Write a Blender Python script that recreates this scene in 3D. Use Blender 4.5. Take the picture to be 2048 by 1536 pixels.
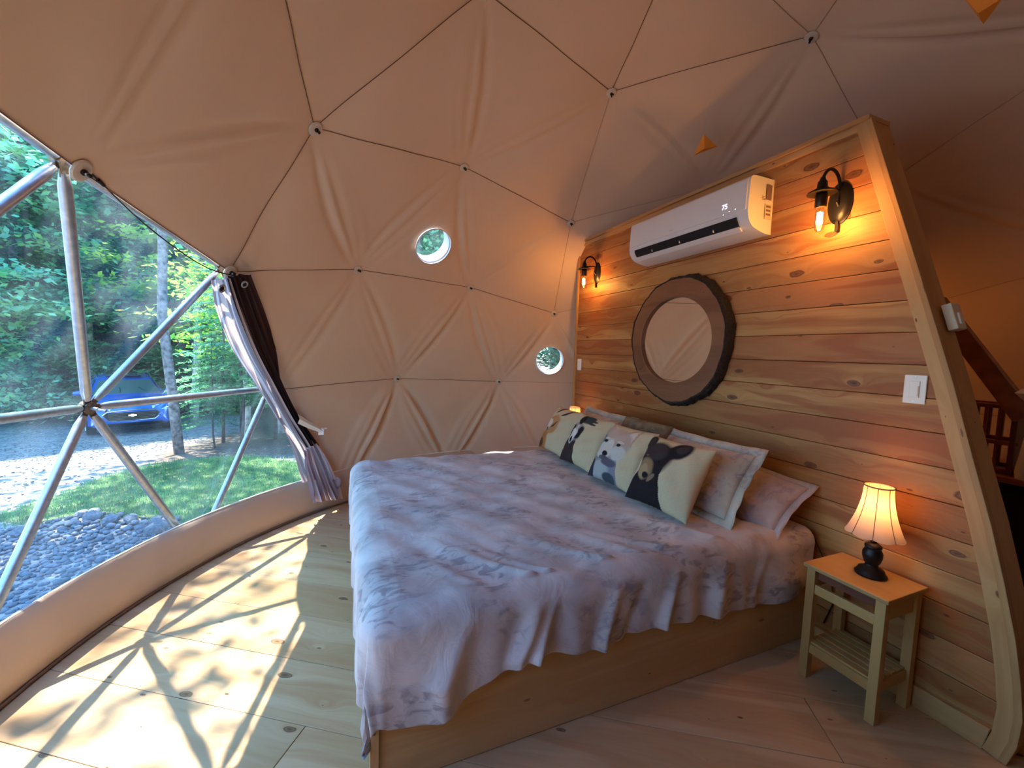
import bpy, math, random
import numpy as np
from mathutils import Vector, Matrix

for o in list(bpy.data.objects):
    bpy.data.objects.remove(o, do_unlink=True)
S = bpy.context.scene
COL = S.collection
PI = math.pi
V3 = lambda *a: np.array(a, float)

# ------------------------------------------------------------------ camera
cam_d = bpy.data.cameras.new('camera')
cam_d.sensor_width = 36.0
cam_d.lens = 823.46 / 2048 * 36.0
cam_d.clip_start = 0.02
cam_d.clip_end = 400
cam = bpy.data.objects.new('camera', cam_d)
COL.objects.link(cam)
RIGHT = V3(0.92517, -0.37839, 0.02973)
DOWN = V3(-0.00251, -0.08443, -0.99643)
FWD = V3(0.37955, 0.92179, -0.07906)
CAM = V3(-1.5672, -1.7148, 1.4983)
m = Matrix.Identity(4)
for i in range(3):
    m[i][0] = RIGHT[i]; m[i][1] = -DOWN[i]; m[i][2] = -FWD[i]; m[i][3] = CAM[i]
cam.matrix_world = m
S.camera = cam

# ------------------------------------------------------------------ world, sun, exposure
SUNV = V3(-0.254, 0.272, 0.928)
world = bpy.data.worlds.new('sky'); S.world = world
world.use_nodes = True
wn = world.node_tree.nodes; wl = world.node_tree.links
wn.clear()
wo = wn.new('ShaderNodeOutputWorld'); bg = wn.new('ShaderNodeBackground')
sky = wn.new('ShaderNodeTexSky'); sky.sky_type = 'NISHITA'; sky.sun_disc = False
sky.sun_elevation = math.radians(68); sky.sun_rotation = math.radians(-43)
sky.air_density = 1.3; sky.dust_density = 0.6; sky.ozone_density = 2.0
tint = wn.new('ShaderNodeMix'); tint.data_type = 'RGBA'; tint.blend_type = 'MULTIPLY'; tint.inputs[0].default_value = 1.0
wl.new(sky.outputs[0], tint.inputs[6]); tint.inputs[7].default_value = (0.62, 0.94, 1.34, 1)
wl.new(tint.outputs[2], bg.inputs[0]); wl.new(bg.outputs[0], wo.inputs[0])
bg.inputs[1].default_value = 0.88
sd = bpy.data.lights.new('sun', 'SUN'); sd.energy = 20.0; sd.angle = math.radians(0.7); sd.color = (1.0, 0.90, 0.76)
sun = bpy.data.objects.new('sun', sd); COL.objects.link(sun)
sun.rotation_euler = Vector(SUNV).to_track_quat('Z', 'Y').to_euler()
sun.location = (-3, 3, 12)
SCONCE_W = 16.0
LAMP_W = 2.4
FILL_W = 11.0
S.view_settings.view_transform = 'Standard'
S.view_settings.look = 'None'
S.view_settings.gamma = 1.0
S.view_settings.use_curve_mapping = False
S.view_settings.exposure = 0.38
S.render.film_transparent = False
cy = S.cycles
cy.use_denoising = True
cy.adaptive_threshold = 0.02
cy.max_bounces = 10; cy.diffuse_bounces = 5; cy.glossy_bounces = 4; cy.transmission_bounces = 6
cy.transparent_max_bounces = 16
cy.sample_clamp_indirect = 6.0
cy.caustics_reflective = False; cy.caustics_refractive = False

# ------------------------------------------------------------------ helpers
OFF = {}

def tag(o, label=None, cat=None, group=None, kind=None):
    if label: o['label'] = label
    if cat: o['category'] = cat
    if group: o['group'] = group
    if kind: o['kind'] = kind
    return o

def thing(name, label=None, cat=None, loc=(0, 0, 0), group=None, kind=None, parent=None):
    o = bpy.data.objects.new(name, None)
    COL.objects.link(o)
    o.empty_display_size = 0.05
    OFF[o.name] = V3(*loc)
    if parent is not None:
        o.parent = parent
        o.location = OFF[o.name] - OFF[parent.name]
    else:
        o.location = loc
    return tag(o, label, cat, group, kind)

def raw_mesh(name, V, F, uv=None, smooth=False, col=None):
    me = bpy.data.meshes.new(name)
    V = np.asarray(V, dtype=np.float32).reshape(-1, 3)
    if isinstance(F, np.ndarray):
        k = F.shape[1]; nf = F.shape[0]
        me.vertices.add(len(V)); me.vertices.foreach_set('co', V.ravel())
        me.loops.add(nf * k); me.loops.foreach_set('vertex_index', F.astype(np.int32).ravel())
        me.polygons.add(nf); me.polygons.foreach_set('loop_start', np.arange(0, nf * k, k, dtype=np.int32))
        me.update(calc_edges=True)
    else:
        me.from_pydata(V.tolist(), [], F)
    if uv is not None:
        l = me.uv_layers.new(name='uv')
        l.data.foreach_set('uv', np.asarray(uv, dtype=np.float32).ravel())
    if smooth:
        me.polygons.foreach_set('use_smooth', np.ones(len(me.polygons), dtype=bool))
    if col is not None:
        a = me.color_attributes.new('print', 'FLOAT_COLOR', 'POINT')
        c = np.ones((len(V), 4), dtype=np.float32); c[:, :3] = col
        a.data.foreach_set('color', c.ravel())
    me.update()
    return me

def link(name, me, mat, parent=None, bevel=0, auto=None):
    o = bpy.data.objects.new(name, me)
    COL.objects.link(o)
    if mat is not None and len(me.materials) == 0:
        me.materials.append(mat)
    if parent is not None:
        o.parent = parent
        OFF[o.name] = OFF[parent.name].copy()
    else:
        OFF[o.name] = V3(0, 0, 0)
    if bevel:
        b = o.modifiers.new('bevel', 'BEVEL'); b.width = bevel; b.segments = 2; b.limit_method = 'ANGLE'
    return o

class MB:
    def __init__(s):
        s.v = []; s.f = []; s.uv = []; s.sm = []
    def add(s, verts, faces, uvs=None, smooth=False):
        b = len(s.v)
        s.v += [tuple(map(float, p)) for p in verts]
        for i, f in enumerate(faces):
            s.f.append([b + k for k in f])
            if uvs is not None:
                s.uv += list(uvs[i])
            else:
                s.uv += [(0, 0)] * len(f)
            s.sm.append(smooth)
        return s
    def box(s, c, size, M=None, grain=None):
        """c centre, size full; M 3x3 columns = local axes"""
        M = np.eye(3) if M is None else np.asarray(M, float)
        h = np.asarray(size, float) / 2
        L = int(np.argmax(size)) if grain is None else grain
        loc = np.array([[x, y, z] for x in (-1, 1) for y in (-1, 1) for z in (-1, 1)]) * h
        fs = [(0, 1, 3, 2), (4, 6, 7, 5), (0, 4, 5, 1), (2, 3, 7, 6), (0, 2, 6, 4), (1, 5, 7, 3)]
        uvs = []
        for i, f in enumerate(fs):
            n = i // 2
            if n != L:
                o = [a for a in (0, 1, 2) if a != n and a != L][0]
                uvs.append([(loc[k][L], loc[k][o] + 0.31 * i) for k in f])
            else:
                a, b = [a for a in (0, 1, 2) if a != n]
                uvs.append([(loc[k][a] * .2, loc[k][b] + .9) for k in f])
        V = np.asarray(c, float) + loc @ M.T
        return s.add(V, fs, uvs)
    def prism(s, poly, axis, a0, a1, grain_dir=None):
        """extrude 2D polygon (list of (p,q)) along axis index from a0 to a1"""
        n = len(poly)
        oth = [i for i in (0, 1, 2) if i != axis]
        def P(p, a):
            r = [0, 0, 0]; r[oth[0]] = p[0]; r[oth[1]] = p[1]; r[axis] = a; return r
        V = [P(p, a0) for p in poly] + [P(p, a1) for p in poly]
        fs = [list(range(n))[::-1], [n + i for i in range(n)]]
        gd = np.array(grain_dir if grain_dir is not None else (1, 0), float)
        gp = np.array((-gd[1], gd[0]))
        uvp = [(np.dot(p, gd), np.dot(p, gp)) for p in poly]
        uvs = [[uvp[i] for i in fs[0]], [uvp[i - n] for i in fs[1]]]
        for i in range(n):
            j = (i + 1) % n
            fs.append([i, j, n + j, n + i])
            uvs.append([uvp[i], uvp[j], (uvp[j][0], uvp[j][1] + a1 - a0), (uvp[i][0], uvp[i][1] + a1 - a0)])
        return s.add(V, fs, uvs)
    def tube(s, path, rad, seg=10, cap=True, closed=False):
        path = [np.asarray(p, float) for p in path]
        n = len(path)
        if not hasattr(rad, '__len__'): rad = [rad] * n
        rings = []
        prev = None; ulen = 0; us = []
        for i in range(n):
            if closed:
                t = path[(i + 1) % n] - path[i - 1]
            else:
                t = path[min(i + 1, n - 1)] - path[max(i - 1, 0)]
            t = t / (np.linalg.norm(t) + 1e-12)
            if prev is None:
                a = np.array([0, 0, 1.]) if abs(t[2]) < .9 else np.array([1., 0, 0])
            else:
                a = prev
            x = a - t * np.dot(a, t); x /= np.linalg.norm(x) + 1e-12
            prev = x
            y = np.cross(t, x)
            if i: ulen += np.linalg.norm(path[i] - path[i - 1])
            us.append(ulen)
            rings.append([path[i] + rad[i] * (math.cos(2 * PI * k / seg) * x + math.sin(2 * PI * k / seg) * y) for k in range(seg)])
        V = [p for r in rings for p in r]
        fs = []; uvs = []
        for i in range(n if closed else n - 1):
            i2 = (i + 1) % n
            for k in range(seg):
                k2 = (k + 1) % seg
                fs.append([i * seg + k, i * seg + k2, i2 * seg + k2, i2 * seg + k])
                w = 2 * PI * max(rad)
                uvs.append([(us[i], w * k / seg), (us[i], w * (k + 1) / seg), (us[i2], w * (k + 1) / seg), (us[i2], w * k / seg)])
        if cap and not closed:
            fs.append(list(range(seg))[::-1]); uvs.append([(0, 0)] * seg)
            fs.append([(n - 1) * seg + k for k in range(seg)]); uvs.append([(0, 0)] * seg)
        return s.add(V, fs, uvs, True)
    def lathe(s, prof, c, axis=(0, 0, 1), seg=24, sx=1.0, sy=1.0, ref=None, cap=True):
        """prof list of (r, h) ; axis direction"""
        ax = np.asarray(axis, float); ax /= np.linalg.norm(ax)
        a = np.array([0, 0, 1.]) if abs(ax[2]) < .9 else np.array([1., 0, 0])
        if ref is not None: a = np.asarray(ref, float)
        x = a - ax * np.dot(a, ax); x /= np.linalg.norm(x)
        y = np.cross(ax, x)
        c = np.asarray(c, float)
        V = []
        for r, h in prof:
            for k in range(seg):
                t = 2 * PI * k / seg
                V.append(c + ax * h + r * (sx * math.cos(t) * x + sy * math.sin(t) * y))
        fs = []; n = len(prof)
        for i in range(n - 1):
            for k in range(seg):
                k2 = (k + 1) % seg
                fs.append([i * seg + k, i * seg + k2, (i + 1) * seg + k2, (i + 1) * seg + k])
        if cap:
            if prof[0][0] > 1e-6: fs.append(list(range(seg))[::-1])
            if prof[-1][0] > 1e-6: fs.append([(n - 1) * seg + k for k in range(seg)])
        return s.add(V, fs, None, True)
    def grid(s, P, smooth=True, closed_u=False):
        """P array (a,b,3)"""
        A, B = P.shape[:2]
        fs = []
        for i in range(A if closed_u else A - 1):
            i2 = (i + 1) % A
            for j in range(B - 1):
                fs.append([i * B + j, i2 * B + j, i2 * B + j + 1, i * B + j + 1])
        uvs = [[(k // B, k % B) for k in f] for f in fs]
        uvs = [[(a / (A - 1), b / (B - 1)) for a, b in u] for u in uvs]
        return s.add(P.reshape(-1, 3), fs, uvs, smooth)
    def build(s, name, mat, parent=None, bevel=0, loc=None):
        off = OFF[parent.name] if parent is not None else (V3(*loc) if loc is not None else V3(0, 0, 0))
        V = np.array(s.v) - off
        me = raw_mesh(name, V, s.f, s.uv)
        if any(s.sm):
            me.polygons.foreach_set('use_smooth', np.array(s.sm, dtype=bool))
            me.update()
            if not all(s.sm) or True:
                # keep caps crisp
                try:
                    me.set_sharp_from_angle(angle=math.radians(50))
                except Exception:
                    pass
        o = link(name, me, mat, parent, bevel)
        if parent is None and loc is not None:
            o.location = loc; OFF[o.name] = V3(*loc)
        return o

def dup(root, dloc=(0, 0, 0), label=None, group=None, cat=None, rz=None, scale=None):
    def cp(o, par):
        c = o.copy(); COL.objects.link(c); c.parent = par
        OFF[c.name] = OFF.get(o.name, V3(0, 0, 0)) + V3(*dloc)
        for ch in [x for x in CH.get(o.name, [])]:
            cp(ch, c)
        return c
    CH = {}
    def idx(o):
        CH[o.name] = list(o.children)
        for x in o.children: idx(x)
    idx(root)
    r = cp(root, None)
    r.location = Vector(root.location) + Vector(dloc)
    if label: r['label'] = label
    if group: r['group'] = group
    if rz is not None: r.rotation_euler[2] = rz
    if scale is not None: r.scale = (scale,) * 3
    return r

# ------------------------------------------------------------------ materials
def nm(name):
    m = bpy.data.materials.new(name); m.use_nodes = True
    nt = m.node_tree; nt.nodes.clear()
    out = nt.nodes.new('ShaderNodeOutputMaterial')
    return m, nt, out

def N(nt, typ, **kw):
    n = nt.nodes.new(typ)
    for k, v in kw.items():
        if k == 'inp':
            for a, b in v.items():
                if isinstance(b, bpy.types.NodeSocket): nt.links.new(b, n.inputs[a])
                else: n.inputs[a].default_value = b
        else: setattr(n, k, v)
    return n

def c4(c): return (c[0], c[1], c[2], 1)

def math_(nt, op, a, b=None, c=None, clamp=False):
    n = nt.nodes.new('ShaderNodeMath'); n.operation = op; n.use_clamp = clamp
    for i, x in enumerate((a, b, c)):
        if x is None: continue
        if isinstance(x, bpy.types.NodeSocket): nt.links.new(x, n.inputs[i])
        else: n.inputs[i].default_value = x
    return n.outputs[0]

def mixc(nt, f, a, b, mode='MIX'):
    n = nt.nodes.new('ShaderNodeMix'); n.data_type = 'RGBA'; n.blend_type = mode
    for s, x in ((n.inputs[0], f), (n.inputs[6], a), (n.inputs[7], b)):
        if isinstance(x, bpy.types.NodeSocket): nt.links.new(x, s)
        else: s.default_value = x if not isinstance(x, tuple) else c4(x)
    return n.outputs[2]

def ramp(nt, f, stops, interp='LINEAR'):
    n = nt.nodes.new('ShaderNodeValToRGB')
    nt.links.new(f, n.inputs[0])
    cr = n.color_ramp; cr.interpolation = interp
    while len(cr.elements) < len(stops): cr.elements.new(0.5)
    for e, (p, c) in zip(cr.elements, stops):
        e.position = p; e.color = c4(c) if hasattr(c, '__len__') else (c, c, c, 1)
    return n.outputs[0]

def simple(name, col, rough=0.6, metal=0.0, noise=0.0, nscale=20, bump=0.0, emit=None, estr=0, trans=0, spec=0.5, coat=0):
    m, nt, out = nm(name)
    b = N(nt, 'ShaderNodeBsdfPrincipled', inp={'Roughness': rough, 'Metallic': metal})
    b.inputs['Base Color'].default_value = c4(col)
    b.inputs['Specular IOR Level'].default_value = spec
    if coat: b.inputs['Coat Weight'].default_value = coat
    if trans: b.inputs['Transmission Weight'].default_value = trans
    if emit is not None:
        b.inputs['Emission Color'].default_value = c4(emit); b.inputs['Emission Strength'].default_value = estr
    tc = N(nt, 'ShaderNodeTexCoord')
    nz = N(nt, 'ShaderNodeTexNoise', inp={'Vector': tc.outputs['Object'], 'Scale': nscale, 'Detail': 4})
    if noise:
        dark = tuple(x * (1 - noise) for x in col); lite = tuple(min(1, x * (1 + noise)) for x in col)
        nt.links.new(ramp(nt, nz.outputs[0], [(0.3, dark), (0.7, lite)]), b.inputs['Base Color'])
    if bump:
        bp = N(nt, 'ShaderNodeBump', inp={'Strength': bump, 'Distance': 0.01, 'Height': nz.outputs[0]})
        nt.links.new(bp.outputs[0], b.inputs['Normal'])
    nt.links.new(b.outputs[0], out.inputs[0])
    return m

def wood(name, light, dark, knotc, knots=1.0, rough=0.5, gscale=1.0, red=None, heart=0.0):
    """pine: UV in metres, u along the grain"""
    m, nt, out = nm(name)
    uv = N(nt, 'ShaderNodeUVMap')
    oi = N(nt, 'ShaderNodeObjectInfo')
    sep = N(nt, 'ShaderNodeSeparateXYZ', inp={0: uv.outputs[0]})
    r = oi.outputs['Random']
    u = math_(nt, 'ADD', sep.outputs[0], math_(nt, 'MULTIPLY', r, 53.0))
    v = math_(nt, 'ADD', sep.outputs[1], math_(nt, 'MULTIPLY', r, 17.0))
    # knots
    kv = N(nt, 'ShaderNodeCombineXYZ', inp={0: math_(nt, 'MULTIPLY', u, 3.1), 1: math_(nt, 'MULTIPLY', v, 7.0), 2: 0.0})
    vo = N(nt, 'ShaderNodeTexVoronoi', voronoi_dimensions='2D', inp={'Scale': 1.0, 'Randomness': 1.0})
    nt.links.new(kv.outputs[0], vo.inputs['Vector'])
    wob = N(nt, 'ShaderNodeTexNoise', noise_dimensions='2D', inp={'Vector': kv.outputs[0], 'Scale': 4.0, 'Detail': 2})
    d = math_(nt, 'ADD', vo.outputs['Distance'], math_(nt, 'MULTIPLY', math_(nt, 'SUBTRACT', wob.outputs[0], .5), .10))
    cs = N(nt, 'ShaderNodeSeparateXYZ', inp={0: vo.outputs['Color']})
    ksel = math_(nt, 'POWER', cs.outputs[0], 4.5)
    krad = math_(nt, 'ADD', math_(nt, 'MULTIPLY', ksel, 0.13 * knots), math_(nt, 'MULTIPLY', math_(nt, 'GREATER_THAN', cs.outputs[1], .55), 0.018 * knots))
    k = math_(nt, 'DIVIDE', d, math_(nt, 'ADD', krad, 1e-3))      # <1 inside knot
    kmask = math_(nt, 'SUBTRACT', 1.0, math_(nt, 'SMOOTH_MIN', k, 1.0, .2), clamp=True)
    inside = ramp(nt, k, [(0.0, 1.0), (0.62, .62), (.8, .95), (1.0, 0.0)])
    halo = math_(nt, 'POWER', math_(nt, 'SUBTRACT', 1.0, math_(nt, 'MULTIPLY', d, 1.6), clamp=True), 3.0)
    # grain flowing round the knots
    g = math_(nt, 'ADD', math_(nt, 'MULTIPLY', v, 12.0 * gscale), math_(nt, 'MULTIPLY', math_(nt, 'MULTIPLY', halo, cs.outputs[0]), 1.5))
    gv = N(nt, 'ShaderNodeCombineXYZ', inp={0: math_(nt, 'MULTIPLY', u, 0.9), 1: g, 2: 0.0})
    n1 = N(nt, 'ShaderNodeTexNoise', noise_dimensions='2D', inp={'Vector': gv.outputs[0], 'Scale': 0.55, 'Detail': 2.5, 'Distortion': .5})
    n2 = N(nt, 'ShaderNodeTexNoise', noise_dimensions='2D', inp={'Vector': gv.outputs[0], 'Scale': 5.5, 'Detail': 3.0})
    f1 = ramp(nt, n1.outputs[0], [(0.38, 0.0), (.50, .35), (.56, .9), (.66, 1.0)])
    f2 = ramp(nt, n2.outputs[0], [(0.35, 0.0), (.7, 1.0)])
    f = math_(nt, 'ADD', math_(nt, 'MULTIPLY', f1, .75), math_(nt, 'MULTIPLY', f2, .25))
    col = mixc(nt, f, light, dark)
    # board to board variation
    rv = math_(nt, 'FRACT', math_(nt, 'MULTIPLY', r, 7.31))
    col = mixc(nt, math_(nt, 'MULTIPLY', rv, .35), col, tuple(x * .72 for x in dark))
    rv2 = math_(nt, 'GREATER_THAN', math_(nt, 'FRACT', math_(nt, 'MULTIPLY', r, 23.7)), .8)
    if red: col = mixc(nt, math_(nt, 'MULTIPLY', rv2, .6), col, red)
    if heart:
        hv = N(nt, 'ShaderNodeCombineXYZ', inp={0: math_(nt, 'MULTIPLY', u, 0.8), 1: math_(nt, 'ADD', math_(nt, 'MULTIPLY', v, 9.0), math_(nt, 'MULTIPLY', halo, .5)), 2: 0.0})
        hn = N(nt, 'ShaderNodeTexNoise', noise_dimensions='2D', inp={'Vector': hv.outputs[0], 'Scale': 1.0, 'Detail': 3.0, 'Distortion': .8})
        col = mixc(nt, math_(nt, 'MULTIPLY', ramp(nt, hn.outputs[0], [(.50, 0.0), (.60, 1.0)]), heart), col, (dark[0] * .92, dark[1] * .68, dark[2] * .62))
    col = mixc(nt, inside, col, knotc)
    b = N(nt, 'ShaderNodeBsdfPrincipled', inp={'Roughness': rough, 'Base Color': col})
    b.inputs['Specular IOR Level'].default_value = 0.4
    bp = N(nt, 'ShaderNodeBump', inp={'Strength': .12, 'Distance': .004, 'Height': n2.outputs[0]})
    nt.links.new(bp.outputs[0], b.inputs['Normal'])
    nt.links.new(b.outputs[0], out.inputs[0])
    return m

M = {}
M['pine_wall'] = wood('pine_wall_boards', (.50, .27, .095), (.30, .115, .032), (.085, .024, .010), knots=1.25, red=(.36, .13, .045), rough=.55, heart=.7)
M['pine_floor'] = wood('pine_floor_boards', (.58, .395, .225), (.46, .28, .135), (.10, .045, .022), knots=.95, rough=.38, heart=.25)
M['pine_trim'] = wood('pine_trim', (.55, .33, .145), (.44, .23, .085), (.16, .06, .025), knots=.55, rough=.55)
M['pine_bed'] = wood('pine_bed_frame', (.58, .37, .17), (.48, .27, .11), (.22, .09, .04), knots=.8, rough=.5)
M['pine_stand'] = wood('pine_nightstand', (.50, .31, .12), (.42, .23, .08), (.22, .09, .04), knots=.55, rough=.45)
M['slice'] = wood('log_slice_face', (.24, .10, .045), (.17, .065, .03), (.05, .02, .012), knots=.4, rough=.6)
M['bark'] = simple('dark_bark', (.018, .012, .010), .9, noise=.5, nscale=60, bump=1.0)
M['dark_wood'] = wood('dark_red_wood', (.20, .06, .03), (.12, .035, .02), (.03, .01, .008), knots=.3)
M['steel'] = simple('galvanised_steel', (.42, .46, .50), .38, metal=.85, noise=.15, nscale=40)
M['steel_dark'] = simple('weathered_hub_steel', (.20, .16, .12), .5, metal=.7, noise=.4, nscale=60)
M['iron'] = simple('black_iron', (.012, .010, .011), .4, metal=.4, spec=.4)
M['bronze'] = simple('dark_bronze', (.045, .024, .015), .35, metal=.6)
M['washer'] = simple('white_plastic_washer', (.62, .56, .48), .5)
M['bolt'] = simple('dark_bolt', (.03, .025, .022), .4, metal=.8)
M['white'] = simple('white_plastic', (.80, .78, .76), .35)
M['offwhite'] = simple('ivory_plastic', (.66, .60, .50), .45)
M['black'] = simple('black_plastic', (.008, .008, .009), .4)
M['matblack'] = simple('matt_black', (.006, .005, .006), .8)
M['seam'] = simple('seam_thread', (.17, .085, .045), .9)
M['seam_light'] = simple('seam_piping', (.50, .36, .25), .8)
M['orange'] = simple('orange_paper', (.85, .30, .03), .7)
M['mattress'] = simple('white_mattress_ticking', (.62, .60, .58), .8, noise=.05)
M['ring'] = simple('white_porthole_ring', (.72, .76, .84), .4)
M['grey_label'] = simple('grey_label_print', (.22, .14, .12), .6)
M['velcro'] = simple('white_strap', (.78, .80, .76), .7)

# tan liner cloth
m, nt, out = nm('tan_liner_canvas')
tc = N(nt, 'ShaderNodeTexCoord')
n1 = N(nt, 'ShaderNodeTexNoise', inp={'Vector': tc.outputs['Object'], 'Scale': 1.1, 'Detail': 3})
n2 = N(nt, 'ShaderNodeTexNoise', inp={'Vector': tc.outputs['Object'], 'Scale': 260.0, 'Detail': 2})
n3 = N(nt, 'ShaderNodeTexNoise', inp={'Vector': tc.outputs['Object'], 'Scale': 4.0, 'Detail': 2, 'Distortion': .2})
col = ramp(nt, n1.outputs[0], [(.3, (.66, .50, .365)), (.7, (.70, .54, .40))])
b = N(nt, 'ShaderNodeBsdfPrincipled', inp={'Roughness': .75, 'Base Color': col})
b.inputs['Specular IOR Level'].default_value = .15
b.inputs['Sheen Weight'].default_value = .1
bp0 = N(nt, 'ShaderNodeBump', inp={'Strength': .25, 'Distance': .03, 'Height': n3.outputs[0]})
bp = N(nt, 'ShaderNodeBump', inp={'Strength': .06, 'Distance': .002, 'Height': n2.outputs[0], 'Normal': bp0.outputs[0]})
nt.links.new(bp.outputs[0], b.inputs['Normal'])
nt.links.new(b.outputs[0], out.inputs[0])
M['liner'] = m
M['kick'] = simple('tan_vinyl_skirt', (.50, .38, .29), .5, noise=.06, nscale=3, bump=.0)

# clear vinyl
m, nt, out = nm('clear_vinyl')
lw = N(nt, 'ShaderNodeLayerWeight', inp={'Blend': .25})
tr = N(nt, 'ShaderNodeBsdfTransparent', inp={'Color': (.90, .97, 1.0, 1)})
gl = N(nt, 'ShaderNodeBsdfGlossy', inp={'Color': (1, 1, 1, 1), 'Roughness': .12})
df = N(nt, 'ShaderNodeBsdfTranslucent', inp={'Color': (.62, .80, 1.0, 1)})
tc = N(nt, 'ShaderNodeTexCoord')
nz = N(nt, 'ShaderNodeTexNoise', inp={'Vector': tc.outputs['Object'], 'Scale': 2.2, 'Detail': 3, 'Distortion': .8})
hz = ramp(nt, nz.outputs[0], [(.38, .008), (.78, .06)])
mx1 = N(nt, 'ShaderNodeMixShader', inp={0: hz, 1: tr.outputs[0], 2: df.outputs[0]})
fr = math_(nt, 'MULTIPLY', lw.outputs['Fresnel'], .35, clamp=True)
mx = N(nt, 'ShaderNodeMixShader', inp={0: fr, 1: mx1.outputs[0], 2: gl.outputs[0]})
nt.links.new(mx.outputs[0], out.inputs[0])
M['vinyl'] = m

# glass for mirror
m, nt, out = nm('mirror_glass')
gl = N(nt, 'ShaderNodeBsdfGlossy', inp={'Color': (.93, .94, .93, 1), 'Roughness': .0})
nt.links.new(gl.outputs[0], out.inputs[0]); M['mirror'] = m

def sheer(name, c1, c2, trans=.35, stripes=0):
    m, nt, out = nm(name)
    uv = N(nt, 'ShaderNodeUVMap')
    sep = N(nt, 'ShaderNodeSeparateXYZ', inp={0: uv.outputs[0]})
    w = math_(nt, 'SINE', math_(nt, 'MULTIPLY', sep.outputs[1], stripes * 6.283 if stripes else 6.283))
    f = ramp(nt, math_(nt, 'MULTIPLY_ADD', w, .5, .5), [(.35, 0.0), (.65, 1.0)]) if stripes else 0.0
    col = mixc(nt, f, c1, c2)
    d = N(nt, 'ShaderNodeBsdfDiffuse', inp={'Color': col})
    t = N(nt, 'ShaderNodeBsdfTranslucent', inp={'Color': col})
    mx = N(nt, 'ShaderNodeMixShader', inp={0: trans, 1: d.outputs[0], 2: t.outputs[0]})
    nt.links.new(mx.outputs[0], out.inputs[0])
    return m
M['curtain'] = sheer('sheer_curtain', (.80, .76, .84), (.42, .32, .34), .45, 4)
M['curtain_dark'] = sheer('dark_curtain', (.075, .045, .045), (.045, .028, .03), .1, 3)
M['shade'] = sheer('cream_lamp_shade', (.60, .45, .36), (.60, .45, .36), .45)
M['shade_rim'] = simple('shade_piping', (.26, .12, .08), .8)

# duvet print
m, nt, out = nm('duvet_print')
tc = N(nt, 'ShaderNodeTexCoord')
def patch(nt, vec, sc, lo, hi, det=3, dist=0.0):
    n = N(nt, 'ShaderNodeTexNoise', inp={'Vector': vec, 'Scale': sc, 'Detail': det, 'Distortion': dist})
    return ramp(nt, n.outputs[0], [(lo, 0.0), (hi, 1.0)])
def bedprint(name, base=(.50, .49, .52), blot=(.36, .33, .33), mark=(.17, .15, .18)):
    m, nt, out = nm(name)
    tc = N(nt, 'ShaderNodeTexCoord')
    p = tc.outputs['Object']
    mp = N(nt, 'ShaderNodeMapping', inp={'Vector': p, 'Scale': (1.0, 2.1, 2.1), 'Rotation': (0, 0, math.radians(65))})
    a = patch(nt, p, 6.0, .44, .60, 5, .6)
    b_ = patch(nt, p, 2.6, .42, .58, 2)
    c_ = patch(nt, mp.outputs[0], 12.0, .50, .62, 6, .9)
    d_ = patch(nt, p, 3.0, .45, .56, 3)
    col = mixc(nt, math_(nt, 'MULTIPLY', b_, .85), base, blot)
    col = mixc(nt, math_(nt, 'MULTIPLY', a, .6), col, tuple(x * .8 for x in blot))
    col = mixc(nt, math_(nt, 'MULTIPLY', math_(nt, 'MULTIPLY', c_, d_), .75), col, mark)
    b = N(nt, 'ShaderNodeBsdfPrincipled', inp={'Roughness': .85, 'Base Color': col})
    b.inputs['Specular IOR Level'].default_value = .1
    b.inputs['Sheen Weight'].default_value = .15
    n2 = N(nt, 'ShaderNodeTexNoise', inp={'Vector': p, 'Scale': 9.0, 'Detail': 4, 'Distortion': 1.0})
    bp = N(nt, 'ShaderNodeBump', inp={'Strength': .35, 'Distance': .02, 'Height': n2.outputs[0]})
    nt.links.new(bp.outputs[0], b.inputs['Normal'])
    nt.links.new(b.outputs[0], out.inputs[0])
    return m
M['duvet'] = bedprint('duvet_print', (.58, .53, .52), (.44, .395, .39), (.21, .18, .20))
M['sham'] = bedprint('sham_print', (.60, .54, .46), (.46, .40, .35), (.28, .24, .26))
M['pillow_grey'] = bedprint('pillow_print', (.50, .44, .46), (.40, .35, .37), (.30, .26, .30))
M['fluffy'] = simple('brown_fleece', (.17, .12, .075), .95, noise=.4, nscale=18, bump=.8)
# printed cushion
m, nt, out = nm('printed_cushion')
at = N(nt, 'ShaderNodeVertexColor', layer_name='print')
b = N(nt, 'ShaderNodeBsdfPrincipled', inp={'Roughness': .85, 'Base Color': at.outputs[0]})
b.inputs['Specular IOR Level'].default_value = .1
nt.links.new(b.outputs[0], out.inputs[0]); M['print'] = m

# outdoors
def leafmat(name, c1, c2, c3, tr=.52):
    m, nt, out = nm(name)
    tc = N(nt, 'ShaderNodeTexCoord'); oi = N(nt, 'ShaderNodeObjectInfo')
    n = N(nt, 'ShaderNodeTexNoise', inp={'Vector': tc.outputs['Object'], 'Scale': 1.3, 'Detail': 5})
    col = ramp(nt, n.outputs[0], [(.33, c1), (.5, c2), (.68, c3)])
    hs = N(nt, 'ShaderNodeHueSaturation', inp={'Color': col, 'Hue': math_(nt, 'MULTIPLY_ADD', oi.outputs['Random'], .05, .475), 'Value': math_(nt, 'MULTIPLY_ADD', oi.outputs['Random'], .5, .75)})
    d = N(nt, 'ShaderNodeBsdfDiffuse', inp={'Color': hs.outputs[0]})
    t = N(nt, 'ShaderNodeBsdfTranslucent', inp={'Color': hs.outputs[0]})
    mx = N(nt, 'ShaderNodeMixShader', inp={0: tr, 1: d.outputs[0], 2: t.outputs[0]})
    nt.links.new(mx.outputs[0], out.inputs[0])
    return m
M['leaf'] = leafmat('forest_leaves', (.09, .33, .22), (.25, .60, .34), (.55, .85, .42))
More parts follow.
